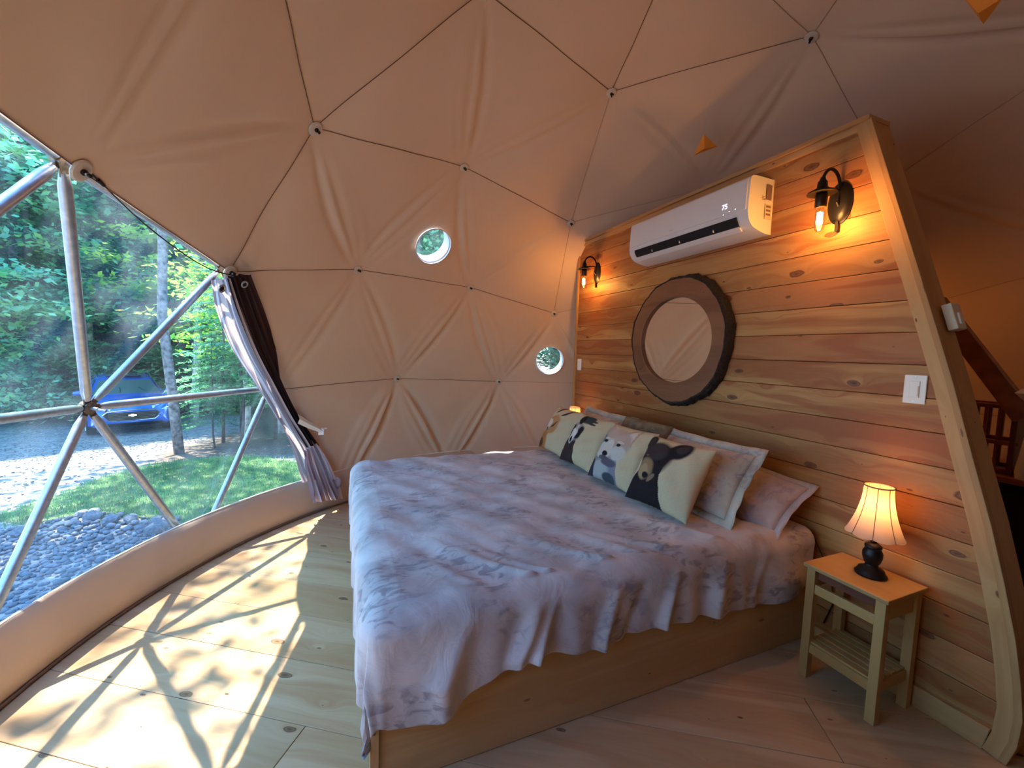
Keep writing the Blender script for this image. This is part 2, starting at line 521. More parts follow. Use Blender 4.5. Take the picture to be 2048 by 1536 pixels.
M['leaf_mid'] = leafmat('mid_green_leaves', (.16, .45, .18), (.34, .68, .24), (.60, .85, .30), .55)
M['leaf_bright'] = leafmat('maple_leaves', (.22, .50, .08), (.36, .62, .08), (.52, .72, .10), .5)
M['needle'] = leafmat('fir_needles', (.07, .24, .13), (.14, .40, .20), (.30, .58, .26), .3)
M['trunk'] = simple('grey_bark', (.17, .16, .155), .9, noise=.75, nscale=14, bump=1.0)
M['trunk_dark'] = simple('brown_bark', (.09, .07, .06), .95, noise=.5, nscale=9, bump=.8)
M['birch'] = simple('pale_birch_bark', (.55, .55, .52), .8, noise=.5, nscale=7, bump=.5)
M['rock'] = simple('grey_field_stone', (.12, .14, .17), .85, noise=.4, nscale=9, bump=.6)
M['rock_tan'] = simple('tan_field_stone', (.17, .165, .175), .85, noise=.3, nscale=9, bump=.6)
M['grass'] = leafmat('lawn_grass', (.08, .20, .07), (.15, .32, .11), (.27, .43, .17), .4)
# ground
m, nt, out = nm('gravel_ground')
tc = N(nt, 'ShaderNodeTexCoord'); p = tc.outputs['Object']
big = N(nt, 'ShaderNodeTexNoise', inp={'Vector': p, 'Scale': .35, 'Detail': 4})
vo = N(nt, 'ShaderNodeTexVoronoi', inp={'Vector': p, 'Scale': 16.0})
gr = N(nt, 'ShaderNodeTexNoise', inp={'Vector': p, 'Scale': 30.0, 'Detail': 6})
cs = N(nt, 'ShaderNodeSeparateXYZ', inp={0: vo.outputs['Color']})
colg = ramp(nt, math_(nt, 'ADD', math_(nt, 'MULTIPLY', cs.outputs[0], .6), math_(nt, 'MULTIPLY', gr.outputs[0], .4)), [(.2, (.17, .15, .155)), (.5, (.27, .245, .25)), (.85, (.40, .375, .38))])
colw = ramp(nt, gr.outputs[0], [(.3, (.07, .05, .035)), (.7, (.20, .14, .10))])
sp = N(nt, 'ShaderNodeSeparateXYZ', inp={0: p})
# woods begin behind the drive: right of the line from (-3.6,7.1) to (-3.0,30)
edge = math_(nt, 'MINIMUM', math_(nt, 'ADD', math_(nt, 'ADD', sp.outputs[0], 4.2), math_(nt, 'MULTIPLY', big.outputs[0], 1.6)), math_(nt, 'SUBTRACT', sp.outputs[1], 6.3))
far_ = math_(nt, 'SUBTRACT', math_(nt, 'ADD', sp.outputs[1], math_(nt, 'MULTIPLY', sp.outputs[0], .25)), 14.6)
f_ = math_(nt, 'MAXIMUM', math_(nt, 'MULTIPLY', edge, 1.5), math_(nt, 'ADD', far_, big.outputs[0]), clamp=True)
col = mixc(nt, f_, colg, colw)
b = N(nt, 'ShaderNodeBsdfPrincipled', inp={'Roughness': .9, 'Base Color': col})
bp = N(nt, 'ShaderNodeBump', inp={'Strength': .8, 'Distance': .04, 'Height': vo.outputs['Distance']})
nt.links.new(bp.outputs[0], b.inputs['Normal']); nt.links.new(b.outputs[0], out.inputs[0])
M['ground'] = m
M['carpaint'] = simple('blue_car_paint', (.008, .13, .66), .25, metal=.35, coat=1.0)
M['carglass'] = simple('tinted_windscreen', (.06, .10, .11), .04, spec=1.0)
M['chrome'] = simple('chrome', (.85, .87, .9), .12, metal=1.0)
M['tyre'] = simple('tyre_rubber', (.015, .015, .016), .8)
M['headlight'] = simple('headlight_lens', (.75, .8, .85), .08, spec=1.0)

# ------------------------------------------------------------------ geodesic dome
R0 = 3.0; CZ = 0.615
AZ0 = math.radians(146.8)
lat = math.atan(.5)
APEX = V3(0, 0, 1)
UP = [V3(math.cos(lat) * math.cos(AZ0 + k * 1.2566370614), math.cos(lat) * math.sin(AZ0 + k * 1.2566370614), math.sin(lat)) for k in range(5)]
LO = [V3(math.cos(lat) * math.cos(AZ0 + (k + .5) * 1.2566370614), math.cos(lat) * math.sin(AZ0 + (k + .5) * 1.2566370614), -math.sin(lat)) for k in range(5)]
def gp(A, B, Cc, i, j, k):
    p = A * i + B * j + Cc * k
    return p / np.linalg.norm(p)
def at_r(u, r=R0): return V3(0, 0, CZ) + u * r
HUBS = {}
def hub(u):
    key = tuple(np.round(u, 4))
    HUBS.setdefault(key, u); return key
panels = []   # (name, rows of tris) with tris of unit vectors ; kind
edges_fold = {}; edges_seam = {}
def ekey(a, b): return tuple(sorted((hub(a), hub(b))))
def rows(face, A, B, Cc, nrow, frm='apex'):
    """rows counted from A towards BC (A is point) ; returns list of rows of triangles"""
    res = []
    for r in range(3):
        tr = []
        top = [gp(A, B, Cc, 3 - r, r - j, j) for j in range(r + 1)]
        bot = [gp(A, B, Cc, 2 - r, r + 1 - j, j) for j in range(r + 2)]
        for j in range(r + 1):
            tr.append((top[j], bot[j], bot[j + 1]))
            if j < r: tr.append((top[j], bot[j + 1], top[j + 1]))
        res.append((tr, top, bot))
    return res
win_tris = []
ALLP = []
for k in range(5):
    A, B = UP[k], UP[(k + 1) % 5]
    for r, (tr, top, bot) in enumerate(rows('t', APEX, A, B, 3)):
        ALLP.append((('top', k, r), tr, top, bot))
    # down face: rows from base A-B toward L
    rr = rows('d', LO[k], A, B, 3)
    for r in (2, 1):
        tr, top, bot = rr[r]
        ALLP.append((('down', k, 3 if r == 2 else 4), tr, bot, top))
    rr = rows('u', A, LO[(k - 1) % 5], LO[k], 3)
    for r in (0, 1):
        tr, top, bot = rr[r]
        ALLP.append((('upf', k, 3 + r), tr, top, bot))
liner_rows = []
for key, tr, top, bot in ALLP:
    typ, k, r = key
    if (typ == 'down' and k == 0) or (typ == 'upf' and k == 0):
        win_tris.append((key, tr)); continue
    liner_rows.append((key, tr, top, bot))
# classify edges
for key, tr, top, bot in liner_rows:
    for a, b in list(zip(top[:-1], top[1:])) + list(zip(bot[:-1], bot[1:])):
        edges_seam[ekey(a, b)] = (a, b)
    for (a, b, c) in tr:
        for p, q in ((a, b), (b, c), (c, a)):
            edges_fold.setdefault(ekey(p, q), (p, q))
# panel side edges along icosahedron edges of the cap are seams as well
for k in range(5):
    for i in range(3):
        a = gp(APEX, UP[k], UP[k], 3 - i, i, 0); b = gp(APEX, UP[k], UP[k], 2 - i, i + 1, 0)
        edges_seam[ekey(a, b)] = (a, b)
for e in edges_seam: edges_fold.pop(e, None)
rng = np.random.default_rng(5)
FE = []
for e, (a, b) in edges_fold.items():
    pa, pb = at_r(a), at_r(b)
    if pa[2] < pb[2]: pa, pb = pb, pa
    d = pb - pa; L = np.linalg.norm(d); d = d / L
    nrm = (a + b); nrm /= np.linalg.norm(nrm)
    s = np.cross(nrm, d)
    FE.append((pa, d, L, s, rng.uniform(.6, 1.1), rng.choice([-1, 1]), rng.uniform(0, 6)))
def disp(P):
    """inward displacement for points P (n,3)"""
    out = np.zeros(len(P))
    for pa, d, L, s, amp, sg, ph in FE:
        q = P - pa
        t = (q @ d) / L
        x = (q @ s) * sg
        near = (t > -.02) & (t < 1.02) & (np.abs(x) < .4)
        if not near.any(): continue
        tt = np.clip(t[near], 0, 1); xx = x[near]
        env = np.sin(PI * tt) ** .55
        w = .008 + .021 * np.sin(PI * tt)
        c0 = .028 * np.sin(PI * tt * .95)
        f = 1.00 * np.exp(-((xx - c0) / w) ** 2) - .75 * np.exp(-((xx - c0 - 1.9 * w) / (1.1 * w)) ** 2) + .6 * np.exp(-((xx + 1.8 * w + .35 * c0) / (1.2 * w)) ** 2)
        f += .35 * np.exp(-((xx + 3.6 * w + .06 * tt) / (1.6 * w)) ** 2)
        out[near] += amp * .024 * env * f
    # slack between the hubs
    out += .006 * np.sin(P[:, 0] * 5.1 + 2 * np.sin(P[:, 2] * 3.3)) * np.sin(P[:, 1] * 4.3 + P[:, 2] * 3.9)
    out += .004 * np.sin(P[:, 2] * 11 + 3 * np.sin(P[:, 0] * 3 + P[:, 1] * 4))
    # pulled flat at the hubs
    for u in HUBS.values():
        h = at_r(u); dd = np.linalg.norm(P - h, axis=1)
        nearh = dd < .25
        if nearh.any(): out[nearh] *= np.clip(dd[nearh] / .25, 0, 1) ** .7
    return out

PORT = [(at_r(gp(UP[0], UP[4], APEX, 3, 3, 0)), ), ]
def tri_mesh(a, b, c, n, hole=None, hr=0):
    A, B, Cc = at_r(a), at_r(b), at_r(c)
    idx = {}; P = []
    for i in range(n + 1):
        for j in range(n + 1 - i):
            k = n - i - j
            idx[(i, j)] = len(P)
            P.append((A * i + B * j + Cc * k) / n)
    P = np.array(P)
    F = []
    for i in range(n):
        for j in range(n - i):
            F.append((idx[(i, j)], idx[(i + 1, j)], idx[(i, j + 1)]))
            if j < n - i - 1:
                F.append((idx[(i + 1, j)], idx[(i + 1, j + 1)], idx[(i, j + 1)]))
    F = np.array(F)
    nrm = np.cross(B - A, Cc - A); nrm /= np.linalg.norm(nrm)
    cen = (A + B + Cc) / 3
    if np.dot(nrm, cen - V3(0, 0, CZ)) < 0:
        nrm = -nrm; F = F[:, ::-1]
    F = F[:, ::-1]   # face inwards
    bary_in = 1.0
    dd = disp(P)
    # slight bulge outward to soften the facets
    q = P - V3(0, 0, CZ); rad = np.linalg.norm(q, axis=1)
    sph = q / rad[:, None] * R0
    w = .10
    P2 = P + (sph - q) * w
    P2 = P2 - nrm * 0 - (q / rad[:, None]) * dd[:, None]
    if hole is not None:
        rr = np.linalg.norm(P - hole, axis=1)
        inside = rr < hr
        kill = inside[F].all(axis=1)
        F = F[~kill]
        used = np.unique(F)
        bd = [v for v in used if inside[v]]
        for v in bd:
            dv = P[v] - hole; P2[v] = hole + dv / (np.linalg.norm(dv) + 1e-9) * hr
    return P2, F, nrm, cen

ceiling = thing('ceiling', kind='structure')
ceiling['label'] = 'tan canvas dome liner drawn tight to its hubs'
# portholes: triangle centroids
cenA = (at_r(gp(UP[0], UP[4], APEX, 2, 1, 0)) + at_r(gp(UP[0], UP[4], APEX, 1, 2, 0)) + at_r(gp(UP[0], UP[4], APEX, 1, 1, 1))) / 3
cenB = (at_r(UP[4]) + at_r(gp(UP[4], LO[4], LO[3], 2, 1, 0)) + at_r(gp(UP[4], LO[4], LO[3], 2, 0, 1))) / 3
cenA[0] += .0
port_info = []
for key, tr, top, bot in liner_rows:
    typ, k, r = key
    VV = []; FF = []; b0 = 0
    for (a, b, c) in tr:
        A, B, Cc = at_r(a), at_r(b), at_r(c)
        cen = (A + B + Cc) / 3
        seen = np.dot(cen - CAM, FWD) > -.3
        n = 44 if seen else 24
        hole = None
        for pc in (cenA, cenB):
            if np.linalg.norm(cen - pc) < .05:
                hole = cen
                nn = np.cross(B - A, Cc - A); nn /= np.linalg.norm(nn)
                if np.dot(nn, cen - V3(0, 0, CZ)) < 0: nn = -nn
                port_info.append((cen, nn))
        P, F, nrm, cen = tri_mesh(a, b, c, n, hole, .165)
        VV.append(P); FF.append(F + b0); b0 += len(P)
    P = np.concatenate(VV); F = np.concatenate(FF)
    me = raw_mesh('liner_panel', P, F, smooth=True)
    # weld shared rims of the triangles
    import bmesh
    bm = bmesh.new(); bm.from_mesh(me); bmesh.ops.remove_doubles(bm, verts=bm.verts, dist=.0015); bm.to_mesh(me); bm.free()
    me.polygons.foreach_set('use_smooth', np.ones(len(me.polygons), dtype=bool))
    link('liner_panel', me, M['liner'], ceiling)
# seams
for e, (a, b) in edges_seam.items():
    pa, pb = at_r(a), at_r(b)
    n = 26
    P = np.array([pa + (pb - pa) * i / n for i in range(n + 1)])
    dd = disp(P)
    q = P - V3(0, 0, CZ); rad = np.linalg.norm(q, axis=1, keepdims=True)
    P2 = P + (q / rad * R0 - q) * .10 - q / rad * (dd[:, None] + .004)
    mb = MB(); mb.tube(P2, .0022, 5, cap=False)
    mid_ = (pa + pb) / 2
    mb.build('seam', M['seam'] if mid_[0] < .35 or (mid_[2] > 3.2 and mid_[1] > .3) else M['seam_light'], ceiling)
# hub washers
seen_hubs = set()
for key, tr, top, bot in liner_rows:
    for t in tr:
        for u in t: seen_hubs.add(hub(u))
proto_w = None
for hk in seen_hubs:
    u = HUBS[hk]
    p = at_r(u)
    if p[2] < .3: continue
    ax = -u
    if proto_w is None:
        mb = MB(); mb.lathe([(.0, -.002), (.038, -.002), (.040, .004), (.034, .009), (.012, .010), (0, .010)], (0, 0, 0), (0, 0, 1), 20)
        wme = raw_mesh('hub_washer', mb.v, mb.f, smooth=False); wme.materials.append(M['washer'])
        mb = MB(); mb.lathe([(.011, .008), (.011, .018), (.006, .022), (.006, .040), (0, .041)], (0, 0, 0), (0, 0, 1), 8)
        mb.box((.006, .004, .02), (.022, .006, .012))
        bme = raw_mesh('bolt', mb.v, mb.f); bme.materials.append(M['bolt'])
        proto_w = True
    w = link('hub_washer', wme, None, ceiling)
    w.location = p + ax * .012
    w.rotation_euler = Vector(ax).to_track_quat('Z', 'Y').to_euler()
    s_ = 1.15 if np.linalg.norm(p - CAM) < 3.4 else .95
    w.scale = (s_, s_, 1)
    bo = link('bolt', bme, None, w)

# portholes
for i, (cen, nn) in enumerate(port_info):
    w = thing('window_%d' % (i + 2), 'round porthole in the liner', None, tuple(cen), kind='structure')
    del w['label']
    mb = MB(); mb.lathe([(.168, -.03), (.170, -.012), (.160, -.006), (.158, .10), (.168, .10)], cen, nn, 48, cap=False)
    mb.build('porthole_ring', M['ring'], w)
    mb = MB(); mb.lathe([(0, .085), (.16, .085)], cen, nn, 40, cap=False)
    mb.build('pane', M['vinyl'], w)

# ------------------------------------------------------------------ outer frame of struts at the bay window
window = thing('window_1', kind='structure')
RF = 3.055
strut_edges = {}; whubs = {}
for key, tr in win_tris:
    for (a, b, c) in tr:
        for p, q in ((a, b), (b, c), (c, a)):
            strut_edges[ekey(p, q)] = (p, q)
        for u in (a, b, c): whubs[hub(u)] = u
for e, (a, b) in strut_edges.items():
    pa, pb = at_r(a, RF), at_r(b, RF)
    d = (pb - pa); L = np.linalg.norm(d); d /= L
    P = [pa + d * .05, pa + d * .10, pb - d * .10, pb - d * .05]
    mb = MB(); mb.tube(P, [.015, .0225, .0225, .015], 14)
    mb.build('strut', M['steel'], window)
for hk, u in whubs.items():
    c = at_r(u, RF)
    mb = MB()
    mb.lathe([(0, -.028), (.030, -.026), (.034, -.01), (.034, .02), (0, .024)], c, -u, 16)
    for a, b in strut_edges.values():
        for p, q in ((a, b), (b, a)):
            if hub(p) == hk:
                d = at_r(q, RF) - c; d /= np.linalg.norm(d)
                s = np.cross(d, u); s /= np.linalg.norm(s)
                mb.box(c + d * .045, (.075, .034, .007), np.array([d, s, np.cross(d, s)]).T)
    h = mb.build('strut_hub', M['steel_dark'], window)
    mb = MB(); mb.lathe([(.011, .0), (.011, .035), (.007, .037), (.007, .075), (0, .076)], c + u * -.02, -u, 8)
    mb.build('bolt', M['steel'], h)
for key, tr in win_tris:
    for (a, b, c) in tr:
        P = np.array([at_r(a, 3.085), at_r(b, 3.085), at_r(c, 3.085)])
        n = 8
        VV = []; idx = {}
        for i in range(n + 1):
            for j in range(n + 1 - i):
                p = (P[0] * i + P[1] * j + P[2] * (n - i - j)) / n
                q = p - V3(0, 0, CZ); idx[(i, j)] = len(VV)
                VV.append(p + (q / np.linalg.norm(q) * 3.085 - q) * .35)
        F = []
        for i in range(n):
            for j in range(n - i):
                F.append((idx[(i, j)], idx[(i + 1, j)], idx[(i, j + 1)]))
                if j < n - i - 1: F.append((idx[(i + 1, j)], idx[(i + 1, j + 1)], idx[(i, j + 1)]))
        me = raw_mesh('pane', VV, np.array(F), smooth=True)
        link('pane', me, M['vinyl'], window)

# skirt round the foot of the dome
n = 180
prof = [(2.935, .315), (2.925, .318), (2.915, .308), (2.903, .25), (2.888, .16), (2.880, .08), (2.890, .02), (2.90, .0), (2.945, .0)]
P = np.zeros((n, len(prof), 3))
for i in range(n):
    t = 2 * PI * i / n
    wv = .006 * math.sin(9 * t) + .004 * math.sin(23 * t + 1)
    for j, (r, z) in enumerate(prof):
        mid = math.sin(PI * j / (len(prof) - 1))
        rr = r + wv * mid
        P[i, j] = (rr * math.cos(t), rr * math.sin(t), z + (.006 * math.sin(7 * t) if j < 3 else 0))
mb = MB(); mb.grid(P, True, closed_u=True)
kick = tag(mb.build('baseboard_left', M['kick']), kind='structure')
pth = [(2.928 * math.cos(2 * PI * i / 120), 2.928 * math.sin(2 * PI * i / 120), .318) for i in range(120)]
mb = MB(); mb.tube(pth, .006, 6, closed=True); mb.build('piping', M['velcro'], kick)
pth = [(2.884 * math.cos(2 * PI * i / 120), 2.884 * math.sin(2 * PI * i / 120), .012) for i in range(120)]
mb = MB(); mb.tube(pth, .007, 6, closed=True); mb.build('welt', M['seam'], kick)

# deck under the dome
mb = MB(); mb.lathe([(0, -.06), (3.22, -.06), (3.22, -.22), (0, -.22)], (0, 0, 0), seg=72, cap=False)
dk = tag(mb.build('trim_1', M['pine_trim']), kind='structure')
mb = MB(); mb.lathe([(2.96, -.02), (3.16, -.02), (3.16, -.058), (2.96, -.058)], (0, 0, 0), seg=72, cap=False)
mb.build('deck_rim', M['pine_trim'], dk)
mb = MB(); mb.lathe([(3.10, -.2), (3.10, -.56)], (0, 0, 0), seg=60, cap=False)
mb.build('deck_skirting', M['dark_wood'], dk)

# ------------------------------------------------------------------ floor boards
floor = thing('floor', kind='structure')
fu = np.array((math.cos(math.radians(-33)), math.sin(math.radians(-33)))); fn = np.array((-fu[1], fu[0]))
rnd = random.Random(3)
RFL = 2.955
def clip_circle_strip(n0, n1, u0, u1):
    """polygon of the strip n0..n1, u0..u1 inside the circle"""
    pts = []
    K = 7
    def ext(nv): return math.sqrt(max(RFL * RFL - nv * nv, 0))
    right = []; left = []
    for i in range(K + 1):
        nv = n0 + (n1 - n0) * i / K
        e = ext(nv)
        right.append((min(u1, e), nv)); left.append((max(u0, -e), nv))
    if right[K // 2][0] <= left[K // 2][0] + .02: return None
    right = [(max(u, l[0]), v) for (u, v), l in zip(right, left)]
    poly = right + left[::-1]
    return [tuple(fu * a + fn * b) for a, b in poly]
row0 = -1.245 - .297 * 6
for r in range(20):
    n0 = row0 + r * .297; n1 = n0 + .297
    if n0 > RFL or n1 < -RFL: continue
    n0 = max(n0, -RFL + .001); n1 = min(n1, RFL - .001)
    cuts = [-3.2]
    if abs(n0 - (-1.245)) < .02: cuts += [-1.42, .9]
    elif abs(n0 - (-.651)) < .02 + .0: cuts += [.62]
    else:
        c0 = rnd.uniform(-1.8, 0.2)
        if n0 > -1.3 and n0 < -.3: c0 = 1.9
        cuts += [c0, c0 + rnd.uniform(1.6, 2.4)]
    cuts += [3.2]
    for a, b in zip(cuts[:-1], cuts[1:]):
        poly = clip_circle_strip(n0 + .0012, n1 - .0012, a + .0015, b - .0015)
        if not poly: continue
        mb = MB()
        mb.prism(poly, 2, -.022, rnd.uniform(-.0006, .0006), grain_dir=fu)
        mb.build('floor_board', M['pine_floor'], floor, bevel=.0022)
mb = MB(); mb.lathe([(0, -.030), (3.0, -.030), (3.0, -.055), (0, -.055)], (0, 0, 0), seg=60, cap=False)
mb.build('subfloor', M['dark_wood'], floor)

# ------------------------------------------------------------------ wooden partition
WX = .755
TR = [(-.44, 2.65), (-.64, 2.02), (-.75, 1.67), (-.83, 1.41), (-.905, 1.14), (-.98, .88), (-1.03, .68), (-1.075, .48), (-1.10, .33), (-1.115, .20), (-1.11, .09), (-1.09, .0)]
def edge_y(z):
    for (y0, z0), (y1, z1) in zip(TR[:-1], TR[1:]):
        if z <= z0 and z >= z1: return y0 + (y1 - y0) * (z0 - z) / (z0 - z1)
    return TR[0][0] if z > TR[0][1] else TR[-1][0]
wall = thing('wall_right', kind='structure')
YF = 2.15
pitch = .1425
z = .067 - pitch
rnd = random.Random(8)
row = 0
while z < 2.64:
    z0 = max(z, 0.0) + .0012; z1 = min(z + pitch, 2.64) - .0012
    if z1 - z0 > .01:
        K = 4
        lefts = [(edge_y(z0 + (z1 - z0) * i / K) + .02, z0 + (z1 - z0) * i / K) for i in range(K + 1)]
        cuts = []
        if abs((z0 + z1) / 2 - 2.27) < .08: cuts = [-.41 + .0]
        elif row % 3 == 1: cuts = [rnd.uniform(-.2, 1.6)]
        elif row % 5 == 2: cuts = [rnd.uniform(.2, 1.9)]
        if abs((z0 + z1) / 2 - 2.27) < .08: cuts = [-.40]
        segs = []
        prev = None
        for c in cuts + [YF - .01]:
            if prev is None: poly = lefts + [(c, z1), (c, z0)]
            else: poly = [(prev + .001, z0), (prev + .001, z1), (c, z1), (c, z0)]
            prev = c
            mb = MB(); mb.prism(poly, 0, WX + rnd.uniform(-.001, .001), WX + .018, grain_dir=(1, 0))
            mb.build('wall_board', M['pine_wall'], wall, bevel=.003)
    z += pitch; row += 1
# core + back
mb = MB(); poly = [(y + .015, zz) for y, zz in TR] + [(YF - .01, 0), (YF - .01, 2.64)]
mb.prism(poly[::-1], 0, WX + .02, WX + .12); mb.build('wall_core', M['dark_wood'], wall)
def ribbon(mb, pts, x0, x1, w):
    """board following the curved edge; pts (y,z) outer line, width w inward"""
    n = len(pts)
    pts = np.array(pts)
    ins = []
    for i in range(n):
        t = pts[min(i + 1, n - 1)] - pts[max(i - 1, 0)]; t = t / np.linalg.norm(t)
        nn = np.array((-t[1], t[0]))
        if nn[0] < 0: nn = -nn
        ins.append(pts[i] + nn * w)
    V = []; us = 0; U = []
    for i in range(n):
        if i: us += np.linalg.norm(pts[i] - pts[i - 1])
        U.append(us)
        for (p, x) in ((pts[i], x0), (ins[i], x0), (ins[i], x1), (pts[i], x1)):
            V.append((x, p[0], p[1]))
    fs = []; uv = []
    for i in range(n - 1):
        for k in range(4):
            k2 = (k + 1) % 4
            fs.append([i * 4 + k, (i + 1) * 4 + k, (i + 1) * 4 + k2, i * 4 + k2])
            uv.append([(U[i], .05 * k), (U[i + 1], .05 * k), (U[i + 1], .05 * k2 + (.2 if k == 3 else 0)), (U[i], .05 * k2 + (.2 if k == 3 else 0))])
    fs.append([0, 1, 2, 3]); uv.append([(0, 0)] * 4)
    fs.append([(n - 1) * 4 + k for k in (3, 2, 1, 0)]); uv.append([(0, 0)] * 4)
    mb.add(V, fs, uv)
ez = []
for i in range(len(TR) * 3 - 2):
    q = i / 3; j = min(int(q), len(TR) - 2); f = q - j
    ez.append(tuple(np.array(TR[j]) * (1 - f) + np.array(TR[j + 1]) * f))
mb = MB(); ribbon(mb, ez, WX - .018, WX, .045); mb.build('casing', M['pine_trim'], wall, bevel=.002)
mb = MB(); ribbon(mb, [(y - .022, zz) for y, zz in ez], WX - .022, WX + .012, .022); mb.build('edge_strip', M['pine_trim'], wall, bevel=.002)
mb = MB(); ribbon(mb, [(y - .014, zz) for y, zz in ez], WX + .012, WX + .145, .02); mb.build('end_board', M['pine_trim'], wall, bevel=.002)
mb = MB(); mb.box((WX + .055, (YF - .44) / 2 - .01, 2.652), (.17, YF + .46, .022)); mb.build('top_trim', M['pine_trim'], wall, bevel=.002)
mb = MB(); mb.box((WX - .008, (YF - .44) / 2, 2.622), (.018, YF + .42, .035)); mb.build('top_casing', M['pine_trim'], wall, bevel=.002)
mb = MB(); mb.box((WX - .006, YF - .008, 1.31), (.02, .028, 2.62)); mb.build('side_trim', M['pine_trim'], wall, bevel=.002)
mb = MB(); poly = [(edge_y(0) + .045, 0), (edge_y(.1) + .05, .095), (YF - .03, .095), (YF - .03, 0)]
mb.prism(poly, 0, WX - .014, WX); bb = tag(mb.build('baseboard_right', M['pine_trim'], bevel=.003), kind='structure')
# unseen dark board wall added behind the camera to soak up bounce light
M['blocker'] = wood('bounce_blocker_boards', (.13, .065, .032), (.08, .036, .018), (.02, .01, .006), knots=.6)
wf = thing('bounce_blocker', kind='structure')
yw = -2.32
def hw(z): return math.sqrt(max(0, 2.93 ** 2 - yw * yw - (z - CZ) ** 2))
x = -1.74
while x < 1.74:
    x1 = min(x + .158, 1.74)
    def zt(xx): return CZ + math.sqrt(max(0, 2.90 ** 2 - yw * yw - xx * xx))
    if zt(max(abs(x), abs(x1))) > .7:
        mb = MB(); mb.prism([(x + .001, .002), (x1 - .001, .002), (x1 - .001, zt(x1)), (x + .001, zt(x))], 1, yw, yw + .02, grain_dir=(0, 1))
        mb.build('wall_board', M['blocker'], wf, bevel=.002)
    x = x1


# ------------------------------------------------------------------ outdoors
GZ = -.55
def gz(x, y):
    t = min(max((math.hypot(x - CAM[0], y - CAM[1]) - 9.0) / 6.0, 0), 1) * (1 if y > 3 else 0) * min(1, max(0, (y - 3) / 4))
    far = max(0, math.hypot(x, y) - 19)
    return GZ - .60 * t * t * (3 - 2 * t) + .05 * min(far, 30)
n = 90
g = np.zeros((n, n, 3))
xs = np.concatenate([np.linspace(-70, -12, 15), np.linspace(-11.5, 8, 60), np.linspace(9, 70, 15)])
ys = np.concatenate([np.linspace(-60, -6, 12), np.linspace(-5, 16, 60), np.linspace(17, 90, 18)])
for i in range(n):
    for j in range(n):
        x, y = xs[i], ys[j]
        g[i, j] = (x, y, gz(x, y) + .012 * math.sin(x * 2.1) * math.sin(y * 1.7))
mb = MB(); mb.grid(g); ground = tag(mb.build('ground', M['ground']), kind='structure')

def in_poly(x, y, poly):
    c = False; j = len(poly) - 1
    for i in range(len(poly)):
        if (poly[i][1] > y) != (poly[j][1] > y) and x < (poly[j][0] - poly[i][0]) * (y - poly[i][1]) / (poly[j][1] - poly[i][1]) + poly[i][0]:
            c = not c
        j = i
    return c

# lawn
LAWN = [(-5.25, 4.6), (-5.0, 5.3), (-4.85, 6.1), (-4.4, 6.7), (-3.6, 6.95), (-2.9, 6.7), (-2.2, 6.1), (-1.2, 5.6), (-.5, 4.4), (-1.3, 3.4), (-2.4, 3.0), (-2.96, 3.5), (-3.4, 3.98), (-4.3, 4.5), (-4.8, 4.3)]
rng = np.random.default_rng(2)
pts = []
while len(pts) < 30000:
    x = rng.uniform(-5.3, -.4); y = rng.uniform(2.9, 7.0)
    if in_poly(x + rng.normal(0, .1), y + rng.normal(0, .1), LAWN): pts.append((x, y))
pts = np.array(pts)
k = len(pts)
hh = rng.uniform(.025, .075, k); an = rng.uniform(0, 2 * PI, k); ww = rng.uniform(.004, .008, k)
base = np.c_[pts, np.full(k, GZ)]
dirv = np.c_[np.cos(an), np.sin(an), np.zeros(k)]
lean = np.c_[np.cos(an + 1.5), np.sin(an + 1.5), np.zeros(k)] * (hh * rng.uniform(.1, .9, k))[:, None]
V = np.stack([base - dirv * ww[:, None], base + dirv * ww[:, None], base + lean + np.c_[np.zeros((k, 2)), hh]], 1).reshape(-1, 3)
me = raw_mesh('lawn_grass', V, np.arange(3 * k).reshape(-1, 3))
tag(link('lawn_grass', me, M['grass']), 'patch of short green grass between the stones and the gravel drive', 'grass', kind='stuff')
# soil under the lawn
mb = MB(); mb.prism(LAWN, 2, GZ - .02, GZ + .012)
tag(mb.build('lawn_soil', simple('lawn_soil', (.10, .14, .06), .95, noise=.4, nscale=6, bump=.5)), kind='structure')

# stones
def rock_mesh(seed, mat):
    r = np.random.default_rng(seed)
    bm = bmesh.new(); bmesh.ops.create_icosphere(bm, subdivisions=2, radius=.5)
    sc = V3(1, r.uniform(.65, .95), r.uniform(.45, .75))
    ph = r.uniform(0, 6, 6)
    planes = [(lambda v: v / np.linalg.norm(v))(r.normal(size=3)) for _ in range(7)]
    for v in bm.verts:
        p = V3(*v.co)
        p = p * (1 + .10 * math.sin(5 * p[0] + ph[0]) * math.sin(6 * p[1] + ph[1]))
        for q in planes:
            d = np.dot(p, q)
            if d > .38: p = p - q * (d - .38) * .85
        v.co = p * sc
    me = bpy.data.meshes.new('stone'); bm.to_mesh(me); bm.free(); me.materials.append(mat)
    return me
rocks = [rock_mesh(i, M['rock'] if i % 3 else M['rock_tan']) for i in range(8)]
BED = [(-4.85, 4.25), (-4.3, 4.5), (-3.4, 3.98), (-2.85, 3.55), (-2.35, 3.0), (-2.1, 2.45), (-2.5, 2.1), (-3.0, 1.3), (-3.25, .4), (-3.6, .2), (-4.3, 1.3), (-4.6, 2.6), (-4.9, 3.5)]
rr = random.Random(4)
spots = []
tries = 0
